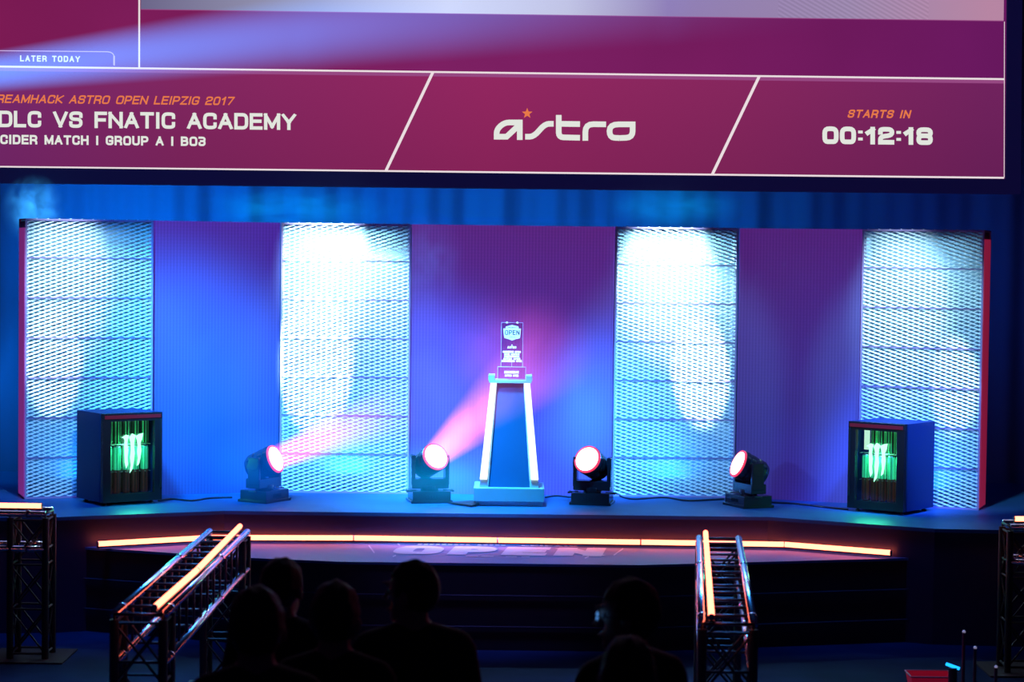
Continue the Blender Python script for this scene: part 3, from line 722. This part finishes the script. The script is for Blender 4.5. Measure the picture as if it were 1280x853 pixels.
bz = MB()
A_, B_, C_, D_ = q(x_l-22, yb(x_l)+19.5)-so, q(1275, yb(1275)+18.5)-so, q(1282, -590)-so, q(x_l-16, -590)-so
bz.prism([v+Vector((0, .02, 0)) for v in (A_, B_, C_, D_)], (0, .14, 0)); bz.build('housing', m_bez, sroot)
fr = MB()
a_, b2, c_, d_ = q(x_l, yb(x_l))-so, q(x_r, yb(x_r))-so, q(x_r+7, -560)-so, q(x_l+7, -560)-so
for p1, p2, p3, p4 in ((A_, B_, b2, a_), (B_, C_, c_, b2), (D_, A_, a_, d_), (C_, D_, d_, c_)): fr.prism([v+Vector((0, -.03, 0)) for v in (p1, p2, p3, p4)], (0, .05, 0))
fr.build('bezel', m_bez, sroot)
# grey picture area
g = MB(); quadpx(g, [(176, 11.8), (430, 15.5), (855, 21.2), (1254.5, 26.3), (1262, -540), (183, -540)], .004); g.build('picture_area', m_grey, sroot)
g = MB(); quadpx(g, [(176, 12.2), (430, 15.9), (855, 21.6), (1254.5, 26.7), (1254.5, 25.7), (855, 20.6), (430, 14.9), (176, 11.2)], .006); g.build('picture_edge', m_band, sroot)
def yt(x): return 83.2+(x/1256)*15.8
def ybl(x): return 208.6+(x/1256)*13.8
g = MB(); quadpx(g, [(x_l, ybl(x_l)), (x_r-1, ybl(x_r)), (x_r+.5, yt(x_r)), (x_l, yt(x_l))], .004); g.build('info_bar', m_bar, sroot)
g = MB(); quadpx(g, [(x_l, yt(x_l)+5.5), (x_r, yt(x_r)+5.5), (x_r, yt(x_r)+1), (x_l, yt(x_l)+1)], .006); g.build('soft_band', m_band, sroot)
g = MB()
def pline(pts, w, dy=.009): stroke(g, pts, w, lambda x, y: q(x, y, dy)-so)
pline([(x_l, yt(x_l)), (x_r-1, yt(x_r))], 2.3); pline([(x_l, ybl(x_l)), (640, ybl(640)), (x_r-1, ybl(x_r))], 2.2)
pline([(174.5, -540), (174, yt(174))], 2.2); pline([(541, yt(541)+.5), (482.5, ybl(482)-.5)], 3.6); pline([(949, yt(949)+.5), (890.5, ybl(890)-.5)], 3.6)
pline([(1255.5, 27), (1255.2, 222)], .8)
g.build('divider_lines', m_line, sroot)
g = MB(); pts = rounded([(-60, 62.8), (143, 64.8, 1), (143, 82)], 9); stroke(g, pts, 1.1, lambda x, y: q(x, y, .009)-so); stroke(g, [(142.6, 70), (142.6, 81.5)], 2.0, lambda x, y: q(x, y, .010)-so); g.build('tab_outline', emit('tab_line', s2l((200,170,215)), 1), sroot)
def scr_text(name, s, x0, x1, ybase, slope, h, w, m, slant=0, gap=.42):
    mb = MB(); lettering(mb, s, 0, x1-x0, h, w, lambda x, y: q(x0+x, ybase+slope*x-y, .011)-so, slant, gap); return mb.build(name, m, sroot)
SLP = .0098
scr_text('caption_tab', 'LATER TODAY', 25, 100, 76.8, .012, 7.6, 1.6, m_txt, gap=.45)
scr_text('caption_event', 'DREAMHACK ASTRO OPEN LEIPZIG 2017', -15, 291, 128.6, SLP, 10.6, 1.9, m_org, .26, gap=.28)
scr_text('caption_match', 'DLC VS FNATIC ACADEMY', -2, 370, 159, .0098, 20.6, 4.2, m_txt, gap=.20)
scr_text('caption_round', 'DECIDER MATCH | GROUP A | BO3', -21, 257, 180, .010, 11.8, 2.6, m_txt, gap=.26)
scr_text('caption_starts', 'STARTS IN', 1059, 1137, 147.2, .010, 10.2, 2.0, m_org, .26, gap=.34)
scr_text('caption_countdown', '00:12:18', 1028, 1166, 180, .010, 22, 5.8, m_txt, gap=.16)
g = MB(); k = 1/2.977
def lg(pts, closed=False, rr=18):
    pp = rounded(pts, rr); stroke(g, [(p.x, p.y) for p in pp], 21, lambda x, y: q(425+x*k, y*k, .011)-so, closed)
lg([(669,521), (669,456), (612,456,1), (583,482,1), (583,509), (620,509), (664,468)])
lg([(689,509), (722,509,1), (762,461,1), (795,461)], rr=30)
lg([(814,428), (814,511,1), (893,513)]); lg([(814,461), (893,462)])
lg([(913,524), (913,462,1), (990,463)], rr=30)
lg([(1040,514), (1003,512,1), (1003,463,1), (1089,463), (1089,512,1), (1040,514)], rr=34)
g.build('sponsor_wordmark', m_txt, sroot)
g = MB(); sp_ = []
for i in range(10):
    r_ = 7.0 if i % 2 == 0 else 2.9; an = math.pi/2+i*math.pi/5; sp_.append((659+r_*math.cos(an), 141.8-r_*math.sin(an)))
quadpx(g, sp_, .011); g.build('orange_star', m_org, sroot)

# ------------------------------------------------------------------ drinks coolers
m_fr = mat('cooler_body', (.006,.035,.14), .45, spec=.15)
m_fin = mat('cooler_interior', (.05,.06,.06), .6)
m_glass = glassmat('cooler_glass', (.85,.95,.9), .05)
m_logo = emit('green_logo_glow', (.75,2.6,1.5), 1.0)
m_ledw = emit('cooler_strip', (.7,1.0,.85), 1.1)
m_top = mat('can_metal', (.7,.75,.72), .3, .8)
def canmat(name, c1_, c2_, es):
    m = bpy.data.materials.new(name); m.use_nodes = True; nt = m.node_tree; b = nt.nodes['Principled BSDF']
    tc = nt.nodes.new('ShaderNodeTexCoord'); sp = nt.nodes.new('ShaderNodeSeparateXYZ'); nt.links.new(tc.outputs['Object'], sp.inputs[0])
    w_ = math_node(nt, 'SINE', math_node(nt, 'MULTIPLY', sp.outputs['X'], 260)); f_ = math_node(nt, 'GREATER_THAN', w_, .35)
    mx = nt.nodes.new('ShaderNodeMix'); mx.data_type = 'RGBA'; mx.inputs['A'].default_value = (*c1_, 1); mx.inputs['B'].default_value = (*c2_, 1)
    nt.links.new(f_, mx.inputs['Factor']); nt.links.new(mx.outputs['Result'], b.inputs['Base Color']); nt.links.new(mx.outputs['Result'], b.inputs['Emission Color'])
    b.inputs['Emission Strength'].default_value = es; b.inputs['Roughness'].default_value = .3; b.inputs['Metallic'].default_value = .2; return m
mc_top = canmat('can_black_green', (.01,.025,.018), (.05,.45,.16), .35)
mc_mid = canmat('can_green_lit', (.02,.30,.16), (.05,.62,.34), .75)  # green light of the emblem put into can colour and glow
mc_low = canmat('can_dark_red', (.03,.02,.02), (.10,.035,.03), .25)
def make_can(m):
    root = bpy.data.objects.new('drink_can', None); C.objects.link(root); root.empty_display_size = .05
    MB().lathe([(.026,0), (.033,.008), (.034,.016), (.034,.165), (.031,.176)], Matrix(), 20).build('can_body', m, root, smooth=True)
    MB().lathe([(.031,.176), (.029,.182), (.029,.185), (.026,.183), (.003,.183)], Matrix(), 20).build('can_lid', m_top, root, smooth=True)
    return root
protos = {}
def cooler(pcorner, rz, W, Dp, Hh, label, which, hinge):
    """pcorner = front-left bottom corner; local x along the front, y into the body"""
    root = empty('drinks_cooler', pcorner, rz, label, 'fridge', 'drinks coolers with glass doors')
    t = .035; z0 = .03
    b = MB()
    b.box((t/2, Dp/2+.02, z0+(Hh-z0)/2), (t, Dp-.04, Hh-z0)); b.box((W-t/2, Dp/2+.02, z0+(Hh-z0)/2), (t, Dp-.04, Hh-z0))
    b.box((W/2, Dp/2+.02, Hh-t/2), (W-2*t, Dp-.04, t)); b.box((W/2, Dp/2+.02, z0+.03), (W-2*t, Dp-.04, .06)); b.box((W/2, Dp-t/2, Hh/2), (W-2*t, t-.002, Hh-.12))
    b.build('cabinet', m_fr, root)
    MB().box((W/2, Dp-t-.006, Hh/2), (W-2*t-.004, .008, Hh-.14)).build('liner', m_fin, root)
    d = MB(); fw = .07; y = -.005
    d.box((fw/2, y, z0+(Hh-z0)/2), (fw, .045, Hh-z0)); d.box((W-fw/2, y, z0+(Hh-z0)/2), (fw, .045, Hh-z0))
    d.box((W/2, y, Hh-fw/2), (W-2*fw, .045, fw)); d.box((W/2, y, z0+.035), (W-2*fw, .045, .07))
    dr = d.build('door', m_blackgloss, root)
    MB().box((W/2, y, (Hh+z0)/2), (W-2*fw+.004, .008, Hh-z0-.13)).build('door_glass', m_glass, dr)
    hx = W-fw*.2 if hinge > 0 else fw*.2
    MB().box((hx, -.034, Hh*.55), (.014, .014, Hh*.75)).build('door_handle', m_black, dr)
    MB().box((W/2, -.029, Hh-fw*.45), (W-.03, .004, .03)).build('header_strip', mat('header_red', (.12,.01,.02), .4, em=(.12,.005,.02), es=.6), dr)
    iw0, iw1 = fw+.004, W-fw-.004
    # shelves
    zs = [z0+.065, Hh*.36, Hh*.655]
    for z in zs[1:]:
        s_ = MB()
        for k_ in range(10): s_.box((iw0+(iw1-iw0)*k_/9, Dp*.45, z-.006), (.004, Dp*.7, .005))
        s_.box((W/2, .10, z-.006), (iw1-iw0, .008, .010)); s_.box((W/2, Dp*.8, z-.006), (iw1-iw0, .008, .008)); s_.build('shelf', m_top, root)
    MB().box((W/2, .08, Hh-.065), (iw1-iw0-.02, .03, .012)).build('light_strip', emit('cooler_top_light', (.8,1,.9), 3), root)
    if which == 'right': MB().box((iw0+.03, .12, Hh*.80), (.05, .01, Hh*.24)).build('price_card', m_ledw, root)
    # claw emblem on the glass
    g = MB()
    cx, cz, sc = W*(.47 if which == 'left' else .50), Hh*.60, 1.22
    def cp(x, y): return Vector((cx+x*.0068*sc, y_l, cz+y*.0068*sc))
    y_l = -.032
    claws = [[(-11,13), (-6,16), (-2.5,15), (-4,11), (-4.6,6), (-3.4,0), (-4.2,-8), (-3.6,-15), (-5.6,-19), (-7.2,-13), (-7.6,-4), (-8,4), (-7.4,10), (-8.6,12.5)],
             [(-2.4,13), (1,17), (5,15), (3.6,10), (3.2,4), (4,-4), (3,-12), (1.4,-20), (-1.6,-24), (-.4,-16), (-1.2,-8), (-.4,0), (-.8,8)],
             [(5,14), (9,16), (13.5,17), (12.4,11), (10.6,7), (11.6,-1), (10.4,-9), (9,-15), (6.6,-17), (7.6,-9), (6.8,-2), (7.4,5), (6.6,10)]]
    for c_ in claws: g.prism([cp(*p) for p in c_], (0, .006, 0))
    g.build('claw_emblem', m_logo, dr)
    for fx in (.06, W-.06):
        for fy in (.06, Dp-.06): MB().lathe([(.022,0), (.022,.01), (.012,.012), (.012,.031)], Matrix.Translation((fx, fy, 0)), 12).build('foot', m_black, root)
    # cans
    MWr = Matrix.Translation(Vector(pcorner)) @ Matrix.Rotation(rz, 4, 'Z')
    side_ = which
    for row, (z, mm, txt) in enumerate(zip(zs, (mc_low, mc_mid, mc_top), ('dark can on the bottom shelf of the %s cooler', 'green-lit can on the middle shelf of the %s cooler', 'black can with green stripe on the top shelf of the %s cooler'))):
        sc_ = 1.0
        n_ = 5; step = (iw1-iw0-.07)/(n_-1)
        for k_ in range(n_):
            if row == 2 and which == 'right' and k_ == 0: continue
            if mm.name not in protos: protos[mm.name] = c = make_can(mm)
            else: c = copy_tree(protos[mm.name])
            c.location = MWr @ Vector((iw0+.035+step*k_, .10+.004*(k_ % 2), z+.001)); c.rotation_euler = (0, 0, rz+random.uniform(-.3, .3))
            hs = min(1.28, (Hh*.27)/.185)
            c.scale = (1, 1, hs)
            pos = ['leftmost', 'second from left', 'middle', 'second from right', 'rightmost'][k_]
            tag(c, pos+' '+(txt % ('left' if which == 'left' else 'right')), 'can', 'cans on the %s shelf of the %s cooler' % (['bottom', 'middle', 'top'][row], which))
    l_ = lamp('POINT', (W/2, .045, Hh*.6), (0, 0, 0), (.1,1,.5), 2.2, .05, parent=root, name='cooler_lamp')
    lamp('AREA', (W/2, -.1, .35), (W/2, -.8, 0), (.05,1,.4), 5, .3, parent=root, name='emblem_glow')
    return root
# left cooler turned to the right, right cooler turned to the left
fl_ = G(129, 632, DECK); cooler((fl_.x, fl_.y-.08, DECK), R(36), .56, .50, 116*fl_.y/F, 'black drinks cooler with green claw emblem, in front of the leftmost tower', 'left', 1)
fq = G(1129, 644, DECK); wq = .545
cooler((fq.x-wq*math.cos(R(38)), fq.y-.06+wq*math.sin(R(38)), DECK), R(-38), wq, .53, 114.5*fq.y/F, 'black drinks cooler with green claw emblem and white card, before the rightmost tower', 'right', -1)

# ------------------------------------------------------------------ cables on the deck
m_cable = mat('black_cable', (.02,.02,.03), .5)
def cable(pts, label, r=.008):
    P_ = [Vector(p) for p in pts]; P_ = [P_[0]]+P_+[P_[-1]]; path = []
    for i in range(1, len(P_)-2):
        for k in range(8):
            t = k/8; p0, p1, p2, p3 = P_[i-1:i+3]
            path.append(.5*((2*p1)+(p2-p0)*t+(2*p0-5*p1+4*p2-p3)*t*t+(3*p1-p0-3*p2+p3)*t**3))
    path.append(P_[-1]); mb = MB(); rings = []
    for i, p in enumerate(path):
        d = (path[min(i+1, len(path)-1)]-path[max(i-1, 0)]).normalized(); n_ = d.cross(Vector((0, 0, 1))).normalized()
        rings.append([mb.b.verts.new(p+(n_*math.cos(a)+Vector((0, 0, 1))*math.sin(a))*r) for a in [k*math.pi/4 for k in range(8)]])
    for a, c in zip(rings, rings[1:]):
        for k in range(8): mb.b.faces.new((a[k], a[(k+1) % 8], c[(k+1) % 8], c[k]))
    return tag(origin(mb.build('cable', m_cable, smooth=True), path[0]), label, 'cable')
gd = lambda x, y: G(x, y, DECK+.008)
cable([gd(198, 626), gd(215, 624), gd(240, 626), gd(262, 623), gd(290, 622)], 'thin cable on the deck running right from the left cooler')
cable([gd(682, 622), gd(695, 620), gd(712, 621.5), gd(728, 621)], 'thin cable on the deck between the pedestal and the light right of it')
cable([gd(960, 628), gd(995, 630), gd(1030, 634), gd(1060, 637)], 'thin cable on the deck running to the right cooler')
cable([gd(770, 618), gd(790, 624), gd(830, 622), gd(860, 626), gd(905, 624)], 'cable along the foot of the tower right of the trophy')
# flat ramp piece beside the pedestal
rp = MB().prism([gd(560, 629.5), gd(596, 627), gd(600, 631.5), gd(590, 633.5)], (0, 0, .012)).build('cable_mat', m_black); tag(rp, 'thin dark mat lying on the deck at the left foot of the pedestal', 'mat'); origin(rp, gd(580, 631))

# ------------------------------------------------------------------ spectators
def capsule(mb, p0, p1, r0, r1, n=12):
    mb.tube(p0, p1, r0, n, r1); mb.ball(p0, r0, 12, 8); mb.ball(p1, r1, 12, 8)
def remesh(o, v):
    md = o.modifiers.new('remesh', 'REMESH'); md.mode = 'VOXEL'; md.voxel_size = v; md.use_smooth_shade = True
    sm = o.modifiers.new('smooth', 'SMOOTH'); sm.iterations = 6; sm.factor = .6
def person(px, pytop, Y, yaw, label, hair='short', glasses=False, headturn=0, broad=1.0):
    top = P(px, pytop, Y); Hh = top.z
    root = empty('person', (top.x, Y, 0), yaw, label, 'person', 'spectators standing before the stage')
    k = Hh/1.80
    V = lambda x, y, z: Vector((x*k, y*k, z*k))
    ht = Euler((0, 0, headturn)).to_matrix(); hc = V(0, .01, 1.652); k0 = k
    HV = lambda x, y, z: hc + ht @ V(x*1.14, y*1.14, z*1.14)
    b = MB()
    k = k*1.14
    # face/head: front is +y
    b.ball(HV(0, 0, .015), (.074*k, .094*k, .102*k), 20, 14, Euler((0, 0, headturn)))
    b.ball(HV(0, .028, -.055), (.056*k, .062*k, .062*k), 16, 12, Euler((0, 0, headturn)))
    b.ball(HV(0, .065, -.088), (.026*k, .022*k, .02*k))
    capsule(b, HV(0, .093, .01), HV(0, .108, -.025), .009*k, .014*k, 8)
    b.ball(HV(0, .088, -.058), (.024*k, .012*k, .010*k)); b.ball(HV(0, .083, .03), (.045*k, .014*k, .010*k))
    for s in (-1, 1): b.ball(HV(s*.076, -.008, -.012), (.010*k, .020*k, .032*k), 10, 8, Euler((0, 0, headturn)))
    k = k0
    capsule(b, V(0, -.02, 1.44), hc+V(0, -.015, -.06), .068*k, .064*k, 14)
    # trunk
    bw = broad
    for p0, p1, r0, r1 in ((V(-.06*bw,0,.98), V(-.08*bw,0,1.34), .105, .12), (V(.06*bw,0,.98), V(.08*bw,0,1.34), .105, .12), (V(-.09,0,.92), V(.09,0,.92), .11, .11),
                           (V(-.02,-.02,1.48), V(-.16*bw,-.01,1.43), .075, .065), (V(.02,-.02,1.48), V(.16*bw,-.01,1.43), .075, .065)): capsule(b, p0, p1, r0*k, r1*k)
    for s in (-1, 1):
        sh, el, wr = V(s*.19*bw, -.01, 1.41), V(s*.24*bw, -.03, 1.12), V(s*.25*bw, .07, .87)
        capsule(b, sh, el, .055*k, .042*k); capsule(b, el, wr, .042*k, .028*k)
        pl_ = wr+V(0, .02, -.08); capsule(b, wr, pl_, .026*k, .034*k)
        for i, (dy, ln) in enumerate(((-.03, .055), (-.01, .07), (.012, .075), (.032, .068))):
            q0 = pl_+V(0, dy, -.02); q1 = q0+V(-s*.004, .006, -ln*.6); q2 = q1+V(-s*.016, .004, -ln*.5); capsule(b, q0, q1, .009*k, .008*k, 8); capsule(b, q1, q2, .008*k, .007*k, 8)
        th0 = wr+V(-s*.01, .03, -.03); capsule(b, th0, th0+V(-s*.02, .035, -.04), .012*k, .009*k, 8)
        hp, kn, an = V(s*.095, 0, .90), V(s*.11, .01, .49), V(s*.12, -.02, .09)
        capsule(b, hp, kn, .092*k, .058*k); capsule(b, kn, an, .058*k, .038*k); capsule(b, an, V(s*.135, .14, .035), .035*k, .032*k); b.ball(V(s*.12, -.03, .04), .038*k)
    body = b.build('body', m_skin, root, smooth=True); remesh(body, .011)
    # clothes, a little outside the body
    c = MB()
    for p0, p1, r0, r1 in ((V(-.06*bw,0,.93), V(-.085*bw,0,1.33), .125, .132), (V(.06*bw,0,.93), V(.085*bw,0,1.33), .125, .132),
                           (V(-.03,-.02,1.465), V(-.17*bw,-.01,1.425), .085, .076), (V(.03,-.02,1.465), V(.17*bw,-.01,1.425), .085, .076), (V(-.09*bw,-.015,1.3), V(.09*bw,-.015,1.3), .13, .13)): capsule(c, p0, p1, r0*k, r1*k)
    for s in (-1, 1): capsule(c, V(s*.19*bw,-.01,1.41), V(s*.235*bw,-.027,1.16), .068*k, .062*k)
    sh = c.build('shirt', m_shirt, root, smooth=True); remesh(sh, .014)
    c = MB(); capsule(c, V(-.08,0,.92), V(.08,0,.92), .122*k, .122*k)
    for s in (-1, 1): capsule(c, V(s*.095,0,.90), V(s*.11,.01,.49), .104*k, .075*k); capsule(c, V(s*.11,.01,.49), V(s*.12,-.02,.14), .075*k, .062*k)
    tr_ = c.build('trousers', m_jeans, root, smooth=True); remesh(tr_, .016)
    c = MB()
    for s in (-1, 1): capsule(c, V(s*.12,-.045,.045), V(s*.137,.15,.04), .048*k, .044*k)
    c.build('shoes', m_black, root, smooth=True)
    # hair: cap shell with the face side cut away
    hb = bmesh.new(); bmesh.ops.create_icosphere(hb, subdivisions=4, radius=1)
    rnd = random.Random(int(px))
    ph = [rnd.uniform(0, 6) for _ in range(6)]
    for v in list(hb.verts):
        x, y, z = v.co
        nzv = .03*math.sin(9*x+ph[0])*math.sin(8*y+ph[1])+.025*math.sin(14*z+ph[2])*math.sin(13*x+ph[3])
        up = .10 if hair == 'full' else .0
        v.co = Vector((x*(.084+up*.05), y*(.104+up*.03), z*(.108+up*.12)))*(1+nzv)
    cut = [f for f in hb.faces if (lambda c_: (c_.y > .035 and c_.z < .045+(.085-c_.y)*.2) or c_.z < -.085 or (c_.y > -.02 and c_.z < -.02))(f.calc_center_median())]
    bmesh.ops.delete(hb, geom=cut, context='FACES')
    mt4 = Matrix.Translation(HV(0, -.006, .022)) @ Matrix.Rotation(headturn, 4, 'Z') @ Matrix.Scale(k*1.14, 4)
    hb.transform(mt4); me = bpy.data.meshes.new('hair'); hb.to_mesh(me); hb.free(); me.materials.append(m_hair)
    for p in me.polygons: p.use_smooth = True
    ho = bpy.data.objects.new('hair', me); C.objects.link(ho); ho.parent = root; sd = ho.modifiers.new('thick', 'SOLIDIFY'); sd.thickness = .014; sd.offset = -1
    e = MB()
    for s in (-1, 1): e.ball(HV(s*.031, .082, .008), .0115*k, 10, 8)
    e.build('eyes', mat('eye_white', (.5,.5,.5), .2), root, smooth=True)
    if glasses:
        g = MB(); m_g = mat('glasses_frame', (.15,.2,.3), .12, .4)
        for s in (-1, 1):
            for i in range(16):
                a0, a1_ = 2*math.pi*i/16, 2*math.pi*(i+1)/16
                g.tube(HV(s*.034+.026*math.cos(a0), .108, .006+.019*math.sin(a0)), HV(s*.034+.026*math.cos(a1_), .108, .006+.019*math.sin(a1_)), .0026, 6)
            g.tube(HV(s*.06, .108, .01), HV(s*.08, -.005, .012), .0022, 6)
        g.tube(HV(-.008, .108, .008), HV(.008, .108, .008), .0026, 6)
        go = g.build('glasses', m_g, root)
        ln = MB()
        for s in (-1, 1): ln.ball(HV(s*.034, .108, .006), (.025, .002, .018), 14, 8, Euler((0, 0, headturn)))
        ln.build('lens', mat('lens_glint_glow', (.6,.8,1), .08, 1.0, em=(.1,.35,.9), es=.8), go, smooth=True)  # blue glow put into the lenses in place of a reflection
    return root
person(352, 697, 9.9, R(-12), 'person seen from behind, tallest head of the left trio, dark short hair and black top', headturn=R(-8))
person(321, 737, 8.2, R(8), 'person in black seen from behind, nearest the camera at the left of the left trio', hair='full')
person(419, 730, 8.9, R(-4), 'person in black seen from behind, rightmost of the left trio, with full dark hair', hair='full')
person(517, 700, 9.5, R(10), 'person in black top with head turned left, standing alone left of centre', headturn=R(50), broad=1.1)
person(789, 727, 8.9, R(30), 'person wearing reflecting glasses, face turned left, near the right barrier', glasses=True, headturn=R(45), hair='full')
person(786, 795, 7.7, R(0), 'person with dark hair seen from behind, lowest head in front of the one in glasses')

# ------------------------------------------------------------------ bits at lower right
YR = 14.5
def pole(px, py, label):
    t = P(px, py, YR); root = empty('floor_pole', (t.x, YR, 0), 0, label, 'pole', 'thin dark poles in the lower right corner')
    MB().tube((0, 0, .015), (0, 0, t.z-.012), .011, 10).build('shaft', mat('pole_red_black', (.10,.02,.04), .5), root)
    MB().lathe([(.13,0), (.13,.012), (.03,.018), (.014,.03)], Matrix(), 24).build('foot_disc', m_black, root)
    MB().ball((0, 0, t.z-.006), .011, 10, 8).build('tip', mat('pale_tip', (.7,.7,.75), .4, em=(.25,.22,.35), es=.7), root)
pole(1205, 789, 'tallest thin dark pole with pale tip, above the red bin')
pole(1219, 809, 'thin dark pole with pale tip, second tallest, just right of the tallest')
pole(1245, 833, 'shortest thin dark pole with pale tip, nearest the right edge')
cb = P(1162, 864, 15.2); cb0 = Vector((cb.x, 15.2, 0))
bn = empty('red_bin', cb0, 0, 'open red plastic bin on the floor at the lower right', 'bin')
rb = MB(); zt_ = P(1162, 843, 15.2).z; hz0 = max(.05, zt_)
v = []
for (w_, z_) in ((.10, .0), (.15, hz0)):
    for sx, sy in ((-1,-1), (1,-1), (1,1), (-1,1)): v.append(rb.b.verts.new((sx*w_, sy*w_*.8, z_)))
for f in ((0,1,5,4), (1,2,6,5), (2,3,7,6), (3,0,4,7), (3,2,1,0)): rb.b.faces.new([v[i] for i in f])
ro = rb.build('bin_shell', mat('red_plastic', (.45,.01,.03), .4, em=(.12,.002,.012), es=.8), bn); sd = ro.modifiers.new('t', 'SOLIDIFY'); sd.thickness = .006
rm = MB()
for a_, b2 in (((-1,-1), (1,-1)), ((1,-1), (1,1)), ((1,1), (-1,1)), ((-1,1), (-1,-1))): rm.tube((a_[0]*.152, a_[1]*.122, hz0), (b2[0]*.152, b2[1]*.122, hz0), .006, 8)
rm.build('rim', mat('bin_rim', (.5,.1,.15), .4), bn)
gs = P(1191, 833, 14.8)
gr_ = empty('glow_stick', (gs.x, 14.8, 0), 0, 'short cyan glowing tube on a black stand beside the red bin', 'lamp')
MB().tube((-.045, 0, gs.z+.014), (.045, 0, gs.z-.018), .011, 12).build('glowing_tube', emit('cyan_glow', (.02,.75,2.2), 1), gr_)
MB().tube((0, 0, .01), (0, 0, gs.z-.012), .03, 12).tube((0, 0, 0), (0, 0, .02), .09, 20).build('stand', m_black, gr_)
